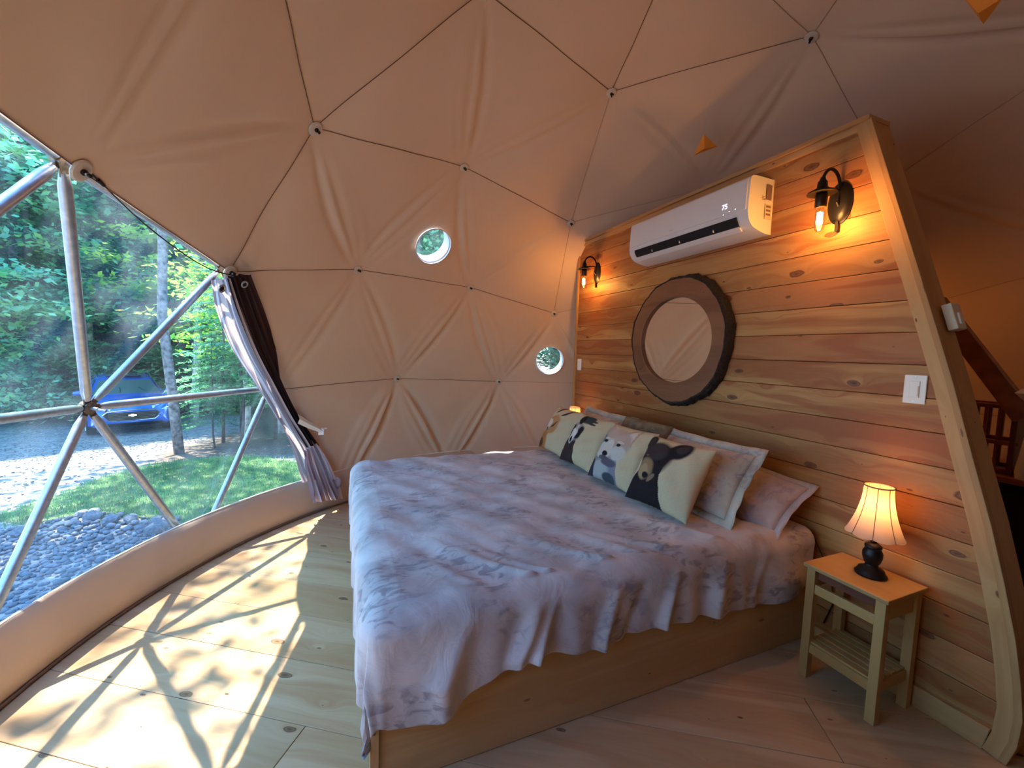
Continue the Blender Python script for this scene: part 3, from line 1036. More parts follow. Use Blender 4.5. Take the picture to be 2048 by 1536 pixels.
while len(spots) < 1900 and tries < 90000:
    tries += 1
    x = rr.uniform(-5, -2); y = rr.uniform(.2, 4.6)
    if not in_poly(x, y, BED) or math.hypot(x, y) < 3.18: continue
    edge = (y - 4.4) > -.32 - .55 * abs(x + 4.3)
    s = rr.uniform(.04, .085)
    if edge and rr.random() < .35: s = rr.uniform(.10, .20)
    ok = all((x - a) ** 2 + (y - b) ** 2 > (.42 * (s + c)) ** 2 for a, b, c in spots[-700:])
    if ok: spots.append((x, y, s))
spots.sort(key=lambda q: -q[2] / math.hypot(q[0] - CAM[0], q[1] - CAM[1]))
Vs = []; Fs = []; nb = 0
for i, (x, y, s) in enumerate(spots):
    zc = GZ + s * .22
    if i < 170:
        o = bpy.data.objects.new('stone', rocks[i % 8]); COL.objects.link(o)
        o.location = (x, y, zc); o.rotation_euler = (rr.uniform(-.25, .25), rr.uniform(-.25, .25), rr.uniform(0, 6)); o.scale = (s,) * 3
        tag(o, 'loose grey stone in the stone bed beside the dome wall', 'stone', 'loose stones in the bed beside the dome')
    else:
        Vs.append((x, y, zc, s, rr.uniform(0, 6)))
lo = bmesh.new(); bmesh.ops.create_icosphere(lo, subdivisions=1, radius=.5)
lv = np.array([v.co for v in lo.verts]); lf = np.array([[v.index for v in f.verts] for f in lo.faces]); lo.free()
VV = []; FF = []
r2 = np.random.default_rng(9)
for i, (x, y, zc, s, a) in enumerate(Vs):
    p = lv * V3(1, .8, .6) * (1 + r2.normal(0, .12, (len(lv), 1)))
    ca, sa = math.cos(a), math.sin(a)
    p = np.c_[p[:, 0] * ca - p[:, 1] * sa, p[:, 0] * sa + p[:, 1] * ca, p[:, 2]] * s
    VV.append(p + V3(x, y, zc)); FF.append(lf + i * len(lv))
# fines scattered on the drive as well
for q in range(1500):
    x = r2.uniform(-9, -4.8); y = r2.uniform(2, 12)
    s = r2.uniform(.02, .05)
    VV.append(lv * V3(1, .8, .5) * s + V3(x, y, gz(x, y) + .3 * s)); FF.append(lf + len(FF) * len(lv))
me = raw_mesh('small_stones', np.concatenate(VV), np.concatenate(FF))
tag(link('small_stones', me, M['rock']), 'small grey stones filling the bed outside the window', 'stones', kind='stuff')

# rock pile at the forest edge
rr = random.Random(12)
pile = []
for i in range(78):
    t = rr.random()
    x = -12.3 + 4.0 * t + rr.gauss(0, .2); y = 15.4 + 1.9 * t + rr.gauss(0, .6)
    h = max(0, .52 - abs(t - .5) * .5) * rr.random()
    s = rr.uniform(.20, .42)
    pile.append((x, y, h, s))
for i, (x, y, h, s) in enumerate(pile):
    o = bpy.data.objects.new('pile_rock', rocks[i % 8]); COL.objects.link(o)
    o.location = (x, y, gz(x, y) + s * .22 + h); o.rotation_euler = (rr.uniform(-.4, .4), rr.uniform(-.4, .4), rr.uniform(0, 6)); o.scale = (s,) * 3
    tag(o, 'pale rock in the heap at the edge of the forest', 'rock', 'rocks of the heap at the forest edge')
# one big slab leaning on the heap
bm = bmesh.new(); bmesh.ops.create_icosphere(bm, subdivisions=3, radius=.5)
for v in bm.verts:
    p = v.co; p.x *= 1.9; p.y *= .9; p.z *= .95 + .35 * p.x
    if p.z > .38: p.z = .38 + (p.z - .38) * .2
me = bpy.data.meshes.new('boulder'); bm.to_mesh(me); bm.free()
o = link('boulder', me, M['rock_tan']); o.location = (-9.9, 18.2, gz(-9.9, 18.2) + .45); o.rotation_euler = (0, -.12, .2); o.scale = (1.1, 1.1, 1.3)
tag(o, 'large sloping boulder behind the heap of rocks', 'boulder')

# ---- vegetation
def leaf_quads(P, Nn, size, r, asp=.6):
    k = len(P)
    a = np.cross(Nn, r.normal(size=(k, 3))); a /= np.linalg.norm(a, axis=1, keepdims=True) + 1e-9
    b = np.cross(Nn, a)
    s = size[:, None]
    V = np.stack([P - a * s, P + b * s * asp, P + a * s, P - b * s * asp], 1).reshape(-1, 3)
    return V
def crown(seed, sprays, per, h0, h1, rad, lsize, flat=.25, shape='round', spread=.55):
    r = np.random.default_rng(seed)
    P = []; Nn = []
    for i in range(sprays):
        t = r.random()
        h = h0 + (h1 - h0) * t
        if shape == 'round': rm = rad * math.sqrt(max(.08, 1 - (2 * t - .9) ** 2))
        else: rm = rad * (1 - t * .92)
        a = r.uniform(0, 2 * PI); q = rm * math.sqrt(r.uniform(.15, 1))
        c = V3(q * math.cos(a), q * math.sin(a), h)
        sp = r.uniform(.6, 1.2) * spread
        pts = r.normal(size=(per, 3)) * V3(sp, sp, sp * flat) + c
        dn = r.normal(0, .45, (per, 3)); dn[:, 2] += 1
        P.append(pts); Nn.append(dn)
    P = np.concatenate(P); Nn = np.concatenate(Nn); Nn /= np.linalg.norm(Nn, axis=1, keepdims=True)
    sz = r.uniform(.6, 1.2, len(P)) * lsize
    V = leaf_quads(P, Nn, sz, r)
    return raw_mesh('crown', V, np.arange(len(V)).reshape(-1, 4))
def trunk_mesh(seed, h, r0, r1, branches=8, lean=.3, bh=.35):
    r = random.Random(seed)
    mb = MB()
    path = []; x = y = 0
    for i in range(9):
        path.append((x, y, h * i / 8)); x += r.uniform(-.08, .08) + lean * .05; y += r.uniform(-.08, .08)
    mb.tube(path, [r0 + (r1 - r0) * i / 8 for i in range(9)], 8)
    for b in range(branches):
        i = r.randint(int(8 * bh), 7); p = V3(*path[i]); a = r.uniform(0, 6.3); L = r.uniform(.8, 1.9)
        q = p + V3(math.cos(a) * L * .5, math.sin(a) * L * .5, L * .25); e = p + V3(math.cos(a) * L, math.sin(a) * L, L * .35)
        mb.tube([p, q, e], [r0 * .35, r0 * .22, .008], 5)
    me = raw_mesh('trunk', mb.v, mb.f, smooth=True)
    return me
def fir_mesh(seed, h, rad, tiers, lsize=.05, dens=1.0, h0=.25):
    r = np.random.default_rng(seed)
    P = []; Nn = []
    for t in range(tiers):
        f = t / tiers
        z = h * (h0 + (1 - h0) * f); R = rad * (1 - f) ** .8 + .05
        nb = int(r.integers(5, 9))
        for b in range(nb):
            a = r.uniform(0, 2 * PI); L = R * r.uniform(.7, 1.1)
            k = int(55 * dens * max(.3, L / rad))
            s = r.random(k) ** .7
            side = r.normal(0, .10, k) * (1.1 - s) * (L + .3)
            x = s * L; zz = z + .18 * L * s - .30 * L * s * s + r.normal(0, .012, k)
            P.append(np.c_[x * math.cos(a) - side * math.sin(a), x * math.sin(a) + side * math.cos(a), zz])
            dn = r.normal(0, .35, (k, 3)); dn[:, 2] += 1; Nn.append(dn)
    P = np.concatenate(P); Nn = np.concatenate(Nn); Nn /= np.linalg.norm(Nn, axis=1, keepdims=True)
    V = leaf_quads(P, Nn, r.uniform(.7, 1.3, len(P)) * lsize, r, .28)
    return raw_mesh('crown', V, np.arange(len(V)).reshape(-1, 4))

def plant(name, label, cat, loc, trunk, tmat, crown_me, cmat, group=None, rz=0, sc=1.0):
    t = thing(name, label, cat, loc, group)
    t.rotation_euler[2] = rz; t.scale = (sc, sc, sc)
    if len(trunk.materials) == 0: trunk.materials.append(tmat)
    if crown_me is not None and len(crown_me.materials) == 0: crown_me.materials.append(cmat)
    link('trunk', trunk, None, t)
    if crown_me is not None: tag(link('crown', crown_me, None, t), kind='stuff')
    return t

TR_ = [trunk_mesh(i, 11, .13, .05, 9) for i in range(3)]
TB_ = [trunk_mesh(i + 20, 11, .10, .04, 6) for i in range(2)]
CR_ = [crown(i + 1, 80, 150, 1.3 + i * .5, 11.5, 2.7, .095, .22) for i in range(4)]
CM_ = [crown(41 + i, 70, 130, 1.3 + i * .5, 11.0, 2.6, .095, .15) for i in range(2)]
CB_ = [crown(31, 40, 90, 2.4, 6.5, 1.8, .085, .15, spread=.5)]
FI_ = [fir_mesh(i + 50, 7.5, 1.7, 26, .075, 1.2, .06) for i in range(2)]
FT_ = trunk_mesh(70, 7.6, .09, .02, 0)
SH_ = [crown(90 + i, 26, 80, .1, 1.6, 1.1, .07, .3, spread=.35) for i in range(2)]
ST_ = trunk_mesh(95, 1.2, .02, .01, 3)

def polar(az, d):
    a = math.radians(az); return (CAM[0] + d * math.cos(a), CAM[1] + d * math.sin(a))
rr = random.Random(21)
cnt = 0
# three ranks behind the drive
for d0, naz, spread in ((20.5, 16, 1.0), (24, 16, 1.4), (29, 16, 2.0), (36, 16, 2.5), (46, 16, 3), (58, 16, 3)):
    for i in range(naz):
        az = 84 + 48 * (i + rr.random()) / naz
        d = d0 + rr.uniform(-spread, spread)
        x, y = polar(az, d)
        kind = rr.random()
        rz = rr.uniform(0, 6); sc = rr.uniform(.9, 1.25) * (1.15 if d0 < 30 else 1.35 if d0 < 40 else 2.1)
        if kind < .68:
            plant('forest_tree', 'leafy tree in the forest wall beyond the gravel drive', 'tree', (x, y, gz(x, y) - .05), TR_[cnt % 3], M['trunk'], *((CM_[cnt % 2], M['leaf_mid']) if cnt % 5 in (1, 3) else (CR_[cnt % 4], M['leaf'])), 'leafy forest trees beyond the drive', rz, sc)
        elif kind < .82:
            plant('birch_tree', 'pale-trunked birch in the forest wall beyond the gravel drive', 'tree', (x, y, gz(x, y) - .05), TB_[cnt % 2], M['birch'], CR_[(cnt + 1) % 4], M['leaf'], 'birches of the forest beyond the drive', rz, sc)
        else:
            plant('fir_tree', 'dark fir in the forest wall beyond the gravel drive', 'tree', (x, y, gz(x, y) - .05), FT_, M['trunk_dark'], FI_[cnt % 2], M['needle'], 'firs of the forest beyond the drive', rz, sc * 1.2)
        cnt += 1
# undergrowth along the edge
for i in range(26):
    az = 84 + 44 * (i + rr.random()) / 26; d = rr.uniform(19.5, 22)
    x, y = polar(az, d)
    plant('shrub', 'low leafy shrub at the foot of the forest wall', 'shrub', (x, y, gz(x, y) - .05), ST_, M['trunk_dark'], SH_[i % 2], M['leaf'], 'shrubs at the forest edge', rr.uniform(0, 6), rr.uniform(.9, 1.6))
for i in range(34):
    az = 84 + 44 * (i + rr.random()) / 34; d = rr.uniform(26, 42)
    x, y = polar(az, d)
    plant('thicket', 'tall leafy thicket between the trunks deep in the forest', 'shrub', (x, y, gz(x, y) - .1), ST_, M['trunk_dark'], SH_[i % 2], M['leaf'], 'thickets deep in the forest', rr.uniform(0, 6), rr.uniform(2.2, 3.2))
# woods seen through the portholes and all round the clearing
for i in range(13):
    az = 52 + 36 * (i + rr.random()) / 13; d = rr.uniform(10, 17)
    x, y = polar(az, d)
    plant('side_tree', 'leafy tree behind the dome seen through the portholes', 'tree', (x, y, gz(x, y) - .05), TR_[i % 3], M['trunk'], CR_[i % 4], M['leaf'], 'leafy trees behind the dome', rr.uniform(0, 6), rr.uniform(.8, 1.1))
for i in range(20):
    az = 130 + 262 * (i + rr.random()) / 20; d = rr.uniform(15, 22)
    x, y = d * math.cos(math.radians(az)), d * math.sin(math.radians(az))
    if abs(((az - 133 + 180) % 360) - 180) < 22: d += 3
    plant('clearing_tree', 'leafy tree on the far side of the clearing around the dome', 'tree', (x, y, gz(x, y) - .05), TR_[i % 3], M['trunk'], CR_[i % 4], M['leaf'], 'leafy trees around the clearing', rr.uniform(0, 6), rr.uniform(.8, 1.1))
# near trunk right of the car, small firs beside it
nt_ = trunk_mesh(201, 10, .085, .05, 4, lean=-.12, bh=.6)
plant('near_tree', 'grey-barked tree standing right beside the blue car', 'tree', (-4.38, 7.55, GZ - .03), nt_, M['trunk'], crown(202, 30, 90, 4.6, 10.5, 2.2, .085, .18), M['leaf'])
SF = [fir_mesh(300 + i, 4.2, 1.05, 20, .050, 1.5, .22) for i in range(2)]
sft = trunk_mesh(310, 4.2, .035, .01, 0)
for i, (x, y, sc, lab) in enumerate(((-4.0, 8.9, 1.05, 'young fir just right of the grey trunk, tallest of the small firs'), (-3.45, 7.75, .9, 'young fir with sunlit pale sprays beside the curtain'), (-3.0, 8.9, 1.0, 'young fir furthest back behind the lawn'), (-3.95, 8.05, .55, 'low bushy fir at the back edge of the lawn'), (-2.3, 8.2, 1.1, 'young fir hidden partly by the curtain'), (-4.4, 12.6, 1.3, 'young fir behind the blue car'))):
    plant('young_fir', lab, 'tree', (x, y, gz(x, y) - .02), sft, M['trunk_dark'], SF[i % 2], M['needle'], None, i * 1.3, sc)
for i, (az, d, sc, lab) in enumerate(((105.5, 17.8, 1.25, 'young maple with bright yellow-green leaves behind the car'), (100.5, 13.0, .95, 'young maple with bright yellow-green leaves right of the window strut'), (97, 13.5, 1.0, 'young maple with bright leaves nearest the curtain'))):
    x, y = polar(az, d)
    plant('young_maple', lab, 'tree', (x, y, gz(x, y) - .02), TB_[i % 2], M['birch'], CB_[0], M['leaf_bright'], None, i * 2.1, sc)
# tall tree that shades the dome: its crown breaks up the sun on the floor
plant('overhanging_tree', 'tall tree overhanging the dome and dappling the sunlight', 'tree', (-7.0, 3.6, GZ - .05), trunk_mesh(400, 11, .16, .06, 9, lean=.6), M['trunk'],
      crown(401, 105, 62, 6.0, 11.0, 3.6, .085, .2, spread=.55), M['leaf'])

plant('shade_tree', 'tall tree shading the stone bed outside the window', 'tree', (-6.9, 6.3, GZ - .05), trunk_mesh(410, 11, .14, .06, 9, lean=.6), M['trunk'],
      crown(411, 50, 70, 5.8, 11.0, 3.4, .09, .2, spread=.55), M['leaf'])

# ---- blue car
def car(loc, heading):
    c = thing('car', 'blue hatchback parked nose-on on the gravel drive', 'car', (0, 0, 0))
    # stations: x, half width bottom, half width belt, z sill, z belt, z top, half width top
    st = [(-2.05, .70, .72, .42, .92, .98, .60), (-1.95, .80, .82, .28, 1.0, 1.30, .60), (-1.5, .86, .88, .24, 1.02, 1.50, .60),
          (-.7, .89, .90, .22, 1.02, 1.58, .62), (.0, .89, .90, .22, 1.02, 1.56, .62), (.35, .89, .90, .22, 1.02, 1.48, .60),
          (.75, .89, .90, .22, 1.03, 1.22, .66), (1.05, .89, .90, .22, 1.03, 1.055, .78), (1.5, .88, .88, .22, .98, 1.00, .70),
          (1.85, .85, .83, .24, .90, .93, .60), (2.02, .80, .74, .28, .78, .82, .55), (2.08, .72, .66, .34, .62, .64, .45)]
    P = []
    for x, wb, wl, zs, zb, zt, wt in st:
        half = [(0, zs), (wb * .9, zs), (wb, zs + .06), (wl * 1.0, (zs + zb) / 2), (wl, zb - .02), (wl * .97, zb + .01), ((wl + wt * 1.02) / 2, (zb + zt) / 2 + .01), (wt, zt - .04), (wt * .8, zt), (0, zt + .015)]
        ring = half + [(-y, z) for y, z in half[-2:0:-1]]
        P.append([(x, y, z) for y, z in ring])
    P = np.array(P)
    mb = MB(); A, B = P.shape[:2]
    fs = []
    for i in range(A - 1):
        for j in range(B):
            fs.append([i * B + j, (i + 1) * B + j, (i + 1) * B + (j + 1) % B, i * B + (j + 1) % B])
    fs.append(list(range(B))); fs.append([(A - 1) * B + j for j in range(B)][::-1])
    mb.add(P.reshape(-1, 3), fs, None, True)
    body = mb.build('body', M['carpaint'], c)
    body.data.set_sharp_from_angle(angle=math.radians(35))
    def quad(name, pts, mat, par=c, th=.012):
        pts = np.array(pts, float)
        nn = np.cross(pts[1] - pts[0], pts[2] - pts[0]); nn /= np.linalg.norm(nn)
        k = len(pts)
        V = list(pts + nn * th) + list(pts - nn * th)
        fs = [list(range(k)), [k + i for i in range(k)][::-1]] + [[i, k + i, k + (i + 1) % k, (i + 1) % k] for i in range(k)]
        mb = MB(); mb.add(V, fs); return mb.build(name, mat, par, bevel=.004)
    quad('windscreen', [(.46, -.565, 1.43), (.46, .565, 1.43), (.80, .67, 1.215), (1.03, .745, 1.07), (1.03, -.745, 1.07), (.80, -.67, 1.215)], M['carglass'])
    for s in (-1, 1):
        quad('side_window', [(.32, s * .645, 1.44), (.72, s * .77, 1.16), (.80, s * .825, 1.08), (-.3, s * .80, 1.10), (-.3, s * .665, 1.48)], M['carglass'])
        quad('rear_side_window', [(-.38, s * .665, 1.48), (-.38, s * .80, 1.10), (-1.4, s * .79, 1.10), (-1.3, s * .655, 1.43)], M['carglass'])
        for x in (1.32, -1.32):
            mb = MB(); mb.lathe([(0, -.10), (.27, -.10), (.315, -.085), (.32, 0), (.315, .085), (.27, .10), (.20, .085), (.0, .07)], (x, s * .80, .32), (0, s, 0), 24)
            w = mb.build('wheel', M['tyre'], c)
            mb = MB()
            for q in range(5):
                a = q * 1.2566
                mb.box((x + .1 * math.cos(a), s * .90, .32 + .1 * math.sin(a)), (.20, .02, .045), np.array([[math.cos(a), 0, -math.sin(a)], [0, 1, 0], [math.sin(a), 0, math.cos(a)]]))
            mb.lathe([(.205, .085), (.215, .10), (.19, .10)], (x, s * .80, .32), (0, s, 0), 24, cap=False)
            mb.build('rim', M['chrome'], w)
        mb = MB(); mb.lathe([(0, -.12), (.06, -.10), (.085, 0), (.06, .10), (0, .12)], (.62, s * 1.0, 1.10), (0, 1, 0), 12, sx=.9); mb.box((.62, s * .91, 1.07), (.05, .12, .03))
        mb.build('wing_mirror', M['carpaint'], c)
        quad('headlight', [(2.03, s * .42, .78), (2.00, s * .55, .80), (1.80, s * .80, .84), (1.84, s * .80, .76), (2.01, s * .60, .71), (2.05, s * .44, .72)], M['headlight'], th=.02)
        mb = MB(); mb.lathe([(0, 0), (.045, 0), (.05, .02), (0, .025)], (2.00, s * .64, .42), (1, s * .3, 0), 12); mb.build('fog_lamp', M['headlight'], c)
        quad('lower_intake', [(2.06, s * .56, .50), (1.96, s * .72, .52), (1.96, s * .74, .40), (2.07, s * .60, .38)], M['black'], th=.012)
    g_ = quad('grille', [(2.075, -.52, .66), (2.075, .52, .66), (2.085, .58, .58), (2.09, .46, .44), (2.09, -.46, .44), (2.085, -.58, .58)], M['black'], th=.015)
    mb = MB()
    for k in range(5):
        mb.box((2.105, 0, .47 + .04 * k), (.012, .98 - .02 * abs(k - 3), .009))
    mb.build('grille_bars', M['steel_dark'], g_)
    mb = MB(); mb.tube([(2.09, -.60, .60), (2.10, -.50, .69), (2.11, -.2, .715), (2.115, 0, .72), (2.11, .2, .715), (2.10, .50, .69), (2.09, .60, .60)], .014, 6)
    mb.tube([(2.08, -.60, .55), (2.11, -.48, .435), (2.12, 0, .42), (2.11, .48, .435), (2.08, .60, .55)], .011, 6)
    mb.build('grille_surround', M['chrome'], g_)
    mb = MB(); mb.box((2.118, 0, .57), (.012, .17, .045)); mb.box((2.118, 0, .57), (.013, .06, .075)); mb.build('badge', M['chrome'], g_)
    quad('bumper_lip', [(2.10, -.62, .36), (2.10, .62, .36), (2.02, .74, .28), (2.02, -.74, .28)], M['black'], th=.014)
    mb = MB()
    for s in (-1, 1): mb.tube([(.99, s * .30 + .15, 1.10), (.80, s * .2 + .05, 1.245)], .008, 5)
    mb.build('wiper', M['black'], c)
    mb = MB(); mb.box((0, 0, 1.575), (.9, .8, .012)); mb.build('sunroof', M['carglass'], c, bevel=.004)
    for s in (-1, 1):
        mb = MB(); mb.tube([(.35, s * .60, 1.50), (0, s * .61, 1.585), (-.7, s * .61, 1.60), (-1.4, s * .59, 1.53)], .014, 6); mb.build('roof_rail', M['steel'], c)
    c.location = loc; c.rotation_euler[2] = heading
    return c
car((-7.87, 14.65, gz(-7.87, 14.65)), math.radians(-65))

# ------------------------------------------------------------------ bed
bed = thing('bed_frame', 'low pine platform bed frame with boxed sides under the duvet', 'bed', (-.4, .6, 0))
BX0, BX1, BY0, BY1 = -1.48, WX - .02, -.375, 1.60
for nm_, c, s in (('side_rail', ((BX0 + BX1) / 2, BY0 + .012, .172), (BX1 - BX0, .024, .335)), ('side_rail', ((BX0 + BX1) / 2, BY1 - .012, .172), (BX1 - BX0, .024, .335)), ('foot_board', (BX0 + .012, (BY0 + BY1) / 2, .172), (.024, BY1 - BY0 - .05, .335))):
    mb = MB(); mb.box(c, s); mb.build(nm_, M['pine_bed'], bed, bevel=.002)
mb = MB(); mb.box((BX0 + .006, BY0 + .004, .172), (.03, .030, .338)); mb.build('corner_trim', M['pine_trim'], bed, bevel=.002)
mb = MB()
for i in range(9): mb.box((BX0 + .15 + i * .25, (BY0 + BY1) / 2, .325), (.10, BY1 - BY0 - .06, .02))
mb.build('slats', M['pine_bed'], bed)
mat_ = MB(); mat_.box((-.36, .612, .46), (2.17, 1.90, .24)); tag(mat_.build('mattress', M['mattress'], bevel=.05), 'thick white mattress on the pine platform under the duvet', 'mattress')

# duvet
ZT = .628
X_IN, Y_IN0, Y_IN1, XH = -1.435, -.325, 1.545, .70
rD = .085
nx, ny = 300, 280
HL = .40
ua = np.concatenate([np.linspace(-HL, 0.10, 90), np.linspace(.11, XH - X_IN, nx - 90)])
vb = np.concatenate([np.linspace(-HL, .10, 110), np.linspace(.11, (Y_IN1 - Y_IN0) - .05, 110), np.linspace((Y_IN1 - Y_IN0) - .045, (Y_IN1 - Y_IN0) + .34, 60)])
U, Vv = np.meshgrid(ua, vb, indexing='ij')
W = Y_IN1 - Y_IN0
def nz1(x, seed=0):
    r = np.random.default_rng(seed); out = np.zeros_like(x)
    for i in range(7):
        f = r.uniform(1.5, 14); out += np.sin(x * f + r.uniform(0, 6)) / (1 + .25 * f)
    return out
xw = X_IN + U
hem = .40 + .0 * U
ao = np.maximum(-U, 0); bo = np.maximum(-Vv, 0); bf = np.maximum(Vv - W, 0)
hemlen = .345 + .028 * nz1(xw, 1) * .6 + .02 * np.sin(xw * 3 + .6) + .05 * np.exp(-((xw + 1.35) / .25) ** 2)
bo = bo / HL * hemlen
ao = ao / HL * .37
bside = np.maximum(bo, bf)
sgn = np.where(Vv < W / 2, -1.0, 1.0)
o = np.sqrt(ao ** 2 + bside ** 2) + 1e-9
ox = -ao / o; oy = sgn * bside / o
arc = rD * PI / 2
lat_ = np.where(o < arc, rD * np.sin(o / rD), rD + .0 * o)
dwn = np.where(o < arc, rD * (1 - np.cos(o / rD)), rD + (o - arc))
# vertical folds in the hanging part
hang = np.clip((dwn - .03) / .22, 0, 1)
fold = .013 * np.sin(xw * 15 + 1.5 * np.sin(xw * 4)) + .012 * np.sin(xw * 27 + 2 * np.sin(xw * 7.0) + 1)
for c_, w_, a_ in ((-.98, .035, .040), (-.91, .022, .03), (-.62, .03, .034), (-.31, .025, .03), (-1.25, .05, .03), (-.02, .035, .022), (-.48, .03, -.02), (.25, .03, .016)):
    sh = c_ + .10 * (1 - hang)
    fold = fold + 1.25 * a_ * np.exp(-((xw - sh) / w_) ** 2)
foldy = .008 * np.sin((Y_IN0 + Vv) * 17) + .006 * np.sin((Y_IN0 + Vv) * 31 + 1)
near_side = (bo > ao)
lat2 = lat_ + hang * np.where(near_side, fold + .015, np.minimum(foldy + .004, .012))
bx = np.where(U < 0, X_IN, xw); by = np.where(Vv < 0, Y_IN0, np.where(Vv > W, Y_IN1, Y_IN0 + Vv))
X = bx + ox * lat2 ; Y = by + oy * lat2
top = np.clip(1 - o / .12, 0, 1)
# ridges running from the top over the edge
ridge = np.zeros_like(U)
for c_, w_, a_, dx in ((-.98, .03, .018, .42), (-.90, .022, .014, .40), (-.62, .028, .016, .45), (-.31, .026, .015, .40), (-1.2, .03, .010, .3), (-.45, .02, .008, .3), (.0, .03, .010, .3)):
    tt = np.clip(Vv, 0, .55) / .55
    ridge += 1.3 * a_ * np.exp(-((xw - (c_ + .10 - dx * tt ** .8)) / (w_ * (1 + tt))) ** 2) * (1 - tt) ** 1.2 * (Vv > -.0)
puff = .010 * np.sin(xw * 6.1 + 1.2 * np.sin(Vv * 4.2)) * np.sin(Vv * 5.3 + xw) + .005 * np.sin(xw * 17 + 2 * np.sin(Vv * 9)) * np.sin(Vv * 13 + 1.3 * xw) + .003 * np.sin(xw * 31 + Vv * 17)
Z = ZT - dwn + (puff + ridge) * np.clip(1 - dwn / .1, 0, 1)
Z += .012 * np.clip(1 - np.abs(U - .05) / .15, 0, 1) * (Vv > 0)
mb = None
P = np.stack([X, Y, Z], -1)
A, B = P.shape[:2]
ii, jj = np.meshgrid(np.arange(A - 1), np.arange(B - 1), indexing='ij')
F = np.stack([ii * B + jj, (ii + 1) * B + jj, (ii + 1) * B + jj + 1, ii * B + jj + 1], -1).reshape(-1, 4)
me = raw_mesh('duvet', P.reshape(-1, 3), F, smooth=True)
dv = link('duvet', me, M['duvet'])
sm = dv.modifiers.new('thick', 'SOLIDIFY'); sm.thickness = .012; sm.offset = -1
tag(dv, 'pale duvet printed with grey woodland blotches, hanging over the bed', 'duvet')

# pillows
def pillow(name, label, cat, c, ex, ey, w, h, th, mat, paint=None, n=34, flange=0, group=None, sag=0, pinch=.06, flab=None):
    """c centre, ex width axis, ey height axis (unit) ; front = ex x ey"""
    ex = V3(*ex); ex /= np.linalg.norm(ex); ey = V3(*ey); ey -= ex * ey.dot(ex); ey /= np.linalg.norm(ey)
    ez = np.cross(ex, ey)
    u = np.linspace(-1, 1, n); Uu, Vw = np.meshgrid(u, u, indexing='ij')
    e = ((1 - np.abs(Uu) ** 2.6) * (1 - np.abs(Vw) ** 2.6)).clip(0) ** .52
    px = Uu * (1 - pinch * (Vw ** 2) * 0 - pinch * (1 - np.abs(Vw) ** 2) * np.abs(Uu) ** 3) * w / 2
    py = Vw * (1 - pinch * (1 - np.abs(Uu) ** 2) * np.abs(Vw) ** 3) * h / 2
    wr = .004 * np.sin(Uu * 9 + Vw * 5) + .003 * np.sin(Vw * 14 - Uu * 7)
    fr = e * th / 2 + wr * e - sag * (Vw > 0) * Vw ** 2
    bk = -e * th / 2 - sag * (Vw > 0) * Vw ** 2
    c = V3(*c)
    PF = c + px[..., None] * ex + py[..., None] * ey + fr[..., None] * ez
    PB = c + px[..., None] * ex + py[..., None] * ey + bk[..., None] * ez
    V = np.concatenate([PF.reshape(-1, 3), PB.reshape(-1, 3)])
    ii, jj = np.meshgrid(np.arange(n - 1), np.arange(n - 1), indexing='ij')
    a = ii * n + jj; F1 = np.stack([a, a + n, a + n + 1, a + 1], -1).reshape(-1, 4)
    F2 = F1[:, ::-1] + n * n
    F = np.concatenate([F1, F2])
    col = None
    if paint is not None:
        s_ = (Uu.reshape(-1) + 1) / 2; t_ = (Vw.reshape(-1) + 1) / 2
        cf = paint(s_, t_)
        col = np.concatenate([cf, np.tile(paint(np.array([.98]), np.array([.98])), (n * n, 1))])
    me = raw_mesh(name, V - c, F, smooth=True, col=col)
    bm = bmesh.new(); bm.from_mesh(me); bmesh.ops.remove_doubles(bm, verts=bm.verts, dist=.0006); bm.to_mesh(me); bm.free()
    me.polygons.foreach_set('use_smooth', np.ones(len(me.polygons), dtype=bool))
    o = link(name, me, mat); o.location = c; OFF[o.name] = c
    tag(o, label, cat, group)
    # piping round the edge / flange
    ring = []
    m_ = 26
    for k in range(m_): ring.append((-1 + 2 * k / m_, -1))
    for k in range(m_): ring.append((1, -1 + 2 * k / m_))
    for k in range(m_): ring.append((1 - 2 * k / m_, 1))
    for k in range(m_): ring.append((-1, 1 - 2 * k / m_))
    def pt(a, b, g=0):
        x = a * (1 - pinch * (1 - abs(b) ** 2) * abs(a) ** 3) * w / 2; y = b * (1 - pinch * (1 - abs(a) ** 2) * abs(b) ** 3) * h / 2
        l = math.hypot(a, b)
        z_ = (-sag * b * b if b > 0 else 0) + g * .12 * math.sin(a * 9 + b * 11)
        return c + (x + g * (a if abs(a) > .98 else 0)) * ex + (y + g * (b if abs(b) > .98 else 0)) * ey + z_ * ez
    if flange:
        R_ = np.array([[pt(a, b, g) for g in (-.004, flange * .5, flange)] for a, b in ring])
        mb = MB(); mb.grid(R_, True, closed_u=True)
        f = mb.build('flange', mat if flab is None else flab, o)
        sm_ = f.modifiers.new('t', 'SOLIDIFY'); sm_.thickness = .004
    return o

